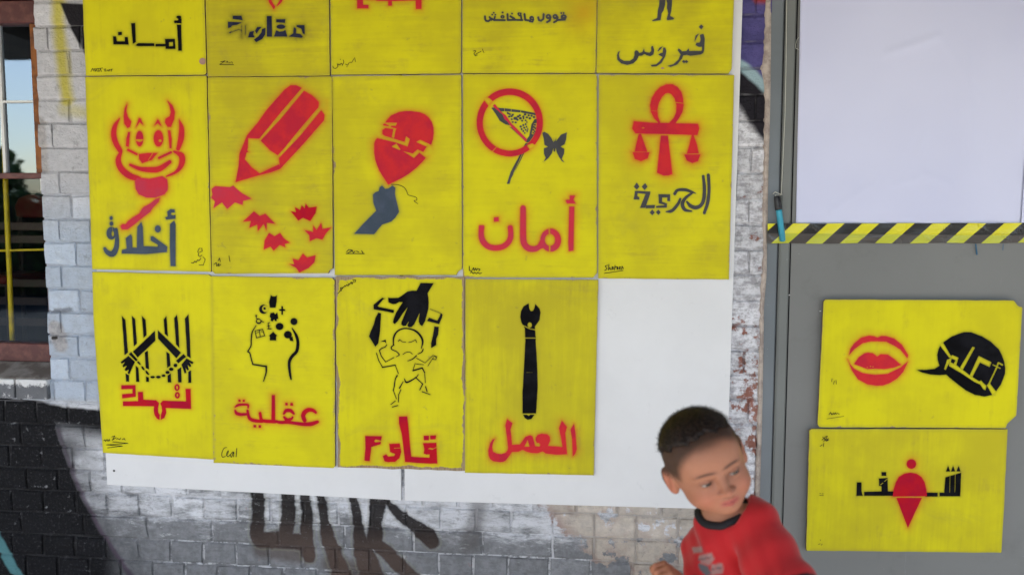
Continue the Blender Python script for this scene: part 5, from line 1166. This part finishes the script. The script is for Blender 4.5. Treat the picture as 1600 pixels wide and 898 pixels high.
# hands: palm, four bent fingers of different lengths, thumb leaving the side of the palm
def hand_parts(wrist, elbow, palm_n, curl):
    d = (wrist-elbow); d /= np.linalg.norm(d); pn = palm_n-d*(palm_n@d); pn /= np.linalg.norm(pn); sd = np.cross(d, pn)
    prim = []; c0 = wrist+d*.012; kn = wrist+d*.052
    prim.append(('e', wrist+d*.030, d, sd, pn, (.030, .0265, .0115)))
    for i, (off, ln) in enumerate(((-.018, .040), (-.006, .045), (.006, .042), (.018, .033))):
        q = kn+sd*off-d*abs(off)*.12; dd = d.copy(); r = .0066-.0005*(i == 3)
        ang = 0
        for k, fr in enumerate((.45, .32, .23)):
            ang += curl[i]*(1.0 if k else .8); dirn = d*math.cos(ang)+pn*math.sin(ang); q2 = q+dirn*ln*fr*1.0
            prim.append(('c', q, q2, r-.0006*k, r-.0006*(k+1))); q = q2
    t0 = wrist+d*.016-sd*.020+pn*.004; t1 = t0-sd*.010+d*.016+pn*.010; t2 = t1+d*.018+pn*.010+sd*.006
    prim.append(('c', t0, t1, .0092, .0078)); prim.append(('c', t1, t2, .0076, .0060))
    return prim
def hand_sdf(prim, p, wrist, elbow):
    f = None
    for q in prim:
        if q[0] == 'e':
            _, c, d, s, n, r = q; a = (p[0]-c[0])*d[0]+(p[1]-c[1])*d[1]+(p[2]-c[2])*d[2]; b = (p[0]-c[0])*s[0]+(p[1]-c[1])*s[1]+(p[2]-c[2])*s[2]; e = (p[0]-c[0])*n[0]+(p[1]-c[1])*n[1]+(p[2]-c[2])*n[2]
            g = ell((a, b, e), (0, 0, 0), r); kk = .008
        else: g = cap(p, q[1], q[2], q[3], q[4]); kk = .0028
        f = g if f is None else smin(f, g, kk)
    w0 = wrist+(elbow-wrist)*.22
    return smin(f, cap(p, w0, wrist+(wrist-elbow)/np.linalg.norm(wrist-elbow)*.012, .0185, .0150), .010)
parts_V, parts_Q, parts_C = [HV, BV], [HQ, BQ+len(HV)], [col, np.tile(skin, (len(BV), 1))]
nofs = len(HV)+len(BV)
for wr, el, pn, cu in ((haN, elN, -side, (.5, .6, .65, .7)), (haF, elF, np.array(VF)*.6-np.array(VU)*.9, (1.25, 1.3, 1.3, 1.35))):
    pr = hand_parts(wr, el, pn, cu); V, Q = surf_net(wr-.10, wr+.10, .0022, lambda x, y, z: hand_sdf(pr, (x, y, z), wr, el))
    parts_V.append(V); parts_Q.append(Q+nofs); nofs += len(V); parts_C.append(np.tile(skin*np.array([1.02, .93, .9]), (len(V), 1)))
boy = empty('person', (pelvis[0], pelvis[1], 0), label='small boy with short dark hair in a red T-shirt, leaning past the white panel', cat='person')
me = mesh_np('body', np.concatenate(parts_V), [np.concatenate(parts_Q)], True)
A = me.attributes.new('skin_tone', 'FLOAT_COLOR', 'POINT'); cc = np.concatenate(parts_C); A.data.foreach_set('color', np.c_[cc, np.ones(len(cc))].astype(np.float32).ravel())
link('body', me, ME_SK.m, boy)
# eyes
EW = Mat('eye', .04, .6); EW.t.links.new(EW.attrc('eye_tone'), EW.b.inputs['Base Color'])
for c in EYES:
    vs, fs = [], []; nu, nv, r = 20, 14, .0126
    for j in range(nv+1):
        for i in range(nu): t = math.pi*j/nv; a = 2*math.pi*i/nu; vs.append((c[0]+r*math.sin(t)*math.cos(a), c[1]-r*math.cos(t), c[2]+r*math.sin(t)*math.sin(a)))
    fs = [(j*nu+i, j*nu+(i+1) % nu, (j+1)*nu+(i+1) % nu, (j+1)*nu+i) for j in range(nv) for i in range(nu)]
    vs = np.array(vs); gz = np.array([c[0]+.004, c[1]-r, c[2]-.0015]); dg = np.linalg.norm(vs-gz, axis=1)
    ec = np.where(dg[:, None] < .0030, np.array([[.005, .005, .006]]), np.where(dg[:, None] < .0080, np.array([[.035, .018, .010]]), np.array([[.30, .25, .23]])))
    me = mesh_np('eye', head_world(vs), [np.array(fs)], True); A = me.attributes.new('eye_tone', 'FLOAT_COLOR', 'POINT'); A.data.foreach_set('color', np.c_[ec, np.ones(len(ec))].astype(np.float32).ravel())
    link('eye', me, EW.m, boy)
# hair cap plus thousands of short strands
HR = Mat('dark_brown_hair', .5, .35); HR.color(HR.mix(HR.noise(160, 3).ss(.4, .7), (.010, .006, .005), (.045, .026, .018))); HR.bump(HR.noise(260, 4), .002, 1)
def hair_sdf(x, y, z):
    f = ell((x, y, z), (0, .012, .027), (.0755, .0900, .0825)); f = smin(f, ell((x, y, z), (0, -.040, .043), (.053, .040, .035)), .02)
    n = .0003*np.sin(x*420+z*90)*np.sin(y*380+1)+.0003*np.sin(x*900+y*300)*np.sin(z*700)
    b = np.maximum(.050-z+.35*(np.abs(x)*.0)-.30*(y+.04), 0*z-1)     # lower edge climbs to the forehead
    b = (.046+.10*(-y).clip(0, 1)-z)-.28*(y.clip(-.1, .1))*1.2
    b = b+.0025*np.sin(x*210)+.0018*np.sin(x*530+y*300)
    b = b+.004*np.sin(x*95+1)*np.sin(y*80)+.0025*np.sin(x*330+z*200)
    return smax(f+n, b, .022)
V, Q = surf_net((-.1, -.11, -.02), (.1, .12, .13), .0026, hair_sdf)
hair = link('hair', mesh_np('hair', head_world(V), [Q], True), HR.m, boy)
N = 26000; pick = rng.integers(0, len(V), N//2); P = V[pick]+rng.normal(0, .0012, (N//2, 3)); 
sk = np.argwhere(hl > -.002)[:, 0]; P2_ = loc[rng.choice(sk, N//2)]
P = np.concatenate([P, P2_]); L = np.concatenate([rng.uniform(.005, .013, N//2), rng.uniform(.0015, .0035, N//2)])
nrm = P-np.array([0, .01, .0]); nrm /= np.linalg.norm(nrm, axis=1)[:, None]; dr_ = nrm*.55+np.array([0.15, -.75, .05])+rng.normal(0, .22, P.shape); dr_ /= np.linalg.norm(dr_, axis=1)[:, None]
sd_ = np.cross(dr_, nrm+rng.normal(0, .2, P.shape)); sd_ /= np.linalg.norm(sd_, axis=1)[:, None]; wd = .00028
TV = np.stack([P-sd_*wd, P+sd_*wd, P+dr_*L[:, None]], 1).reshape(-1, 3)
o = link('hair_strands', mesh_np('hair_strands', head_world(TV), [np.arange(len(TV)).reshape(-1, 3)]), HR.m, hair); tag(o, kind='stuff')
# T-shirt
def torso(p, g):
    f = cap(p, neck+np.array([0, 0, -.035]), chest, .050+g, .082+g)
    f = smin(f, cap(p, shN, shF, .040+g, .040+g), .035)
    f = smin(f, cap(p, chest, pelvis+fx*.01, .080+g, .092+g), .04)
    for sh, el in ((shN, elN), (shF, elF)):
        m = sh+(el-sh)*.84; f = smin(f, cap(p, sh, m, .044+g, .056+g), .018)
    return f
def shirt_sdf(x, y, z):
    p = (x, y, z); f = torso(p, .006)
    u = (x-chest[0])*fx[0]+(y-chest[1])*fx[1]; v = (x-chest[0])*side[0]+(y-chest[1])*side[1]
    f = f+.0042*np.sin(u*46+z*38+v*20+1.1*np.sin(z*17+v*9))+.0026*np.sin(v*75-z*52+u*15)+.0014*np.sin(v*130+z*90-u*60+2*np.sin(u*30))
    nd = nb_-neck; nd = nd/np.linalg.norm(nd); tt = (x-neck[0])*nd[0]+(y-neck[1])*nd[1]+(z-neck[2])*nd[2]
    f = smax(f, -(cap(p, neck-nd*.02, neck+nd*.12, .039, .042)), .004); rd_ = np.sqrt(np.maximum((x-neck[0])**2+(y-neck[1])**2+(z-neck[2])**2-tt**2, 0)); f = smax(f, np.minimum(tt-.027, .056-rd_), .008)
    f = np.maximum(f, (pelvis[2]-.015)-z)
    for sh, el in ((shN, elN), (shF, elF)):                     # sleeve ends
        m = sh+(el-sh)*.75; d = (el-sh)/np.linalg.norm(el-sh); w = (x-m[0])*d[0]+(y-m[1])*d[1]+(z-m[2])*d[2]
        near = np.sqrt((x-m[0])**2+(y-m[1])**2+(z-m[2])**2)-.088; out_ = (x-chest[0])*side[0]*(1 if sh is shN else -1)+(y-chest[1])*side[1]*(1 if sh is shN else -1)-.07
        f = np.maximum(f, np.minimum(np.minimum(w, -near), out_))
        hol = cap(p, m-d*.03, m+d*.1, .042, .046); f = np.maximum(f, -np.maximum(hol, -w-.012-1e-9*x))
    return f
sj = np.array([neck, shN, shF, elN, elF, pelvis]); lo, hi = sj.min(0)-.12, sj.max(0)+.12
V, Q = surf_net(lo, hi, .0042, shirt_sdf)
d = V-np.array(EYE); dep_ = d@np.array(VF); sx = 800+FPX*(d@np.array(VR))/dep_; sy = 449-FPX*(d@np.array(VU))/dep_
PR = parse('''C red a 1 1
F 1000 610 3.117; P 252 762 300 758 306 785 262 790; P 283 802 350 788 362 822 335 850 296 838; P 345 846 402 838 404 888 348 898; -S 7 290 822 340 812; -S 6 352 868 396 862
C red b 1 1
F 1000 610 3.117; P 283 842 330 852 350 892 322 905 290 868; S 7 288 822 345 810; S 6 352 868 396 862''')
front = ((V-chest)@fx > -.02)
cl = np.tile(np.array([.44, .018, .022]), (len(V), 1)); cl = mixc(cl, (.26, .24, .22), .72*(1-smst(-1.4, 1.4, evalops(PR[0]['ops'], sx, sy)))*front); cl = mixc(cl, (.10, .10, .11), (1-smst(-.8, .8, evalops(PR[1]['ops'], sx, sy)))*front)
for sh, el in ((shN, elN), (shF, elF)):
    m = sh+(el-sh)*.75; dd = (el-sh)/np.linalg.norm(el-sh); wv = (V-m)@dd; nr = np.linalg.norm(V-m-np.outer(wv, dd), axis=1) < .075; cl = mixc(cl, (.012, .010, .012), smst(-.0105, -.0085, wv)*nr)
SH = Mat('red_cotton', .85, .15); SH.t.links.new(SH.attrc('cloth_tone'), SH.b.inputs['Base Color']); SH.bump(SH.noise(900, 2)*.5+SH.noise(26, 4)*1.2, .0016, .5); SH.b.inputs['Sheen Weight'].default_value = .15
me = mesh_np('t_shirt', V, [Q], True); A = me.attributes.new('cloth_tone', 'FLOAT_COLOR', 'POINT'); A.data.foreach_set('color', np.c_[cl, np.ones(len(cl))].astype(np.float32).ravel())
shirt = link('t_shirt', me, SH.m, boy)
# black collar band following the neck opening
nd = nb_-neck; nd /= np.linalg.norm(nd); ca = np.cross(nd, side); ca /= np.linalg.norm(ca); cb = np.cross(nd, ca)
mb = MB(); pts = []
CB = Mat('black_ribbed_collar', .8); CB.color((.013, .012, .015))
nR = 40; b = 0; ring = []
for i in range(nR+1):
    a = 2*math.pi*i/nR; dv = ca*math.cos(a)+cb*math.sin(a)
    q = neck+dv*.046; 
    # rest on the shirt: slide outwards/down until the field is at its surface
    t = .055
    while t > -.05 and float(shirt_sdf(*[np.array([v]) for v in (q+nd*t)])[0]) > .0: t -= .0015
    ring.append(q+nd*(t+.001))
mb.tube([tuple(q) for q in ring], .0082, 8, cap=False); mb.build('collar', [CB.m], shirt, smooth=True)
# shorts and shoes
def shorts(x, y, z):
    p = (x, y, z); f = smin(cap(p, hipN, hipN+(knN-hipN)*.85, .072, .066), cap(p, hipF, hipF+(knF-hipF)*.85, .072, .066), .02); f = smin(f, cap(p, pelvis, pelvis+np.array([0, 0, .03]), .087, .084), .03)
    return f+.002*np.sin(x*60+z*30)
V, Q = surf_net(np.minimum(knN, knF)-.12, np.maximum(pelvis, hipN)+.13, .007, shorts); DN = Mat('dark_blue_shorts', .8); DN.color((.03, .04, .07)); link('shorts', mesh_np('shorts', V, [Q], True), DN.m, boy)
SHM = Mat('white_trainer', .6); SHM.color((.5, .5, .5))
for an in (anN, anF):
    def shoe(x, y, z, an=an):
        p = (x, y, z); f = smin(cap(p, an+np.array([0, 0, -.02])-fx*.015, an+fx*.10+np.array([0, 0, -.035]), .034, .024), cap(p, an+np.array([0, 0, .0]), an+np.array([0, 0, -.03]), .030, .034), .02); return np.maximum(f, (an[2]-.062)-z)
    V, Q = surf_net(an-.15, an+.17, .006, shoe); link('shoe', mesh_np('shoe', V, [Q], True), SHM.m, boy)
print('nb', nb_, 'neck', neck, 'shN', shN, 'shF', shF, 'fx', fx)
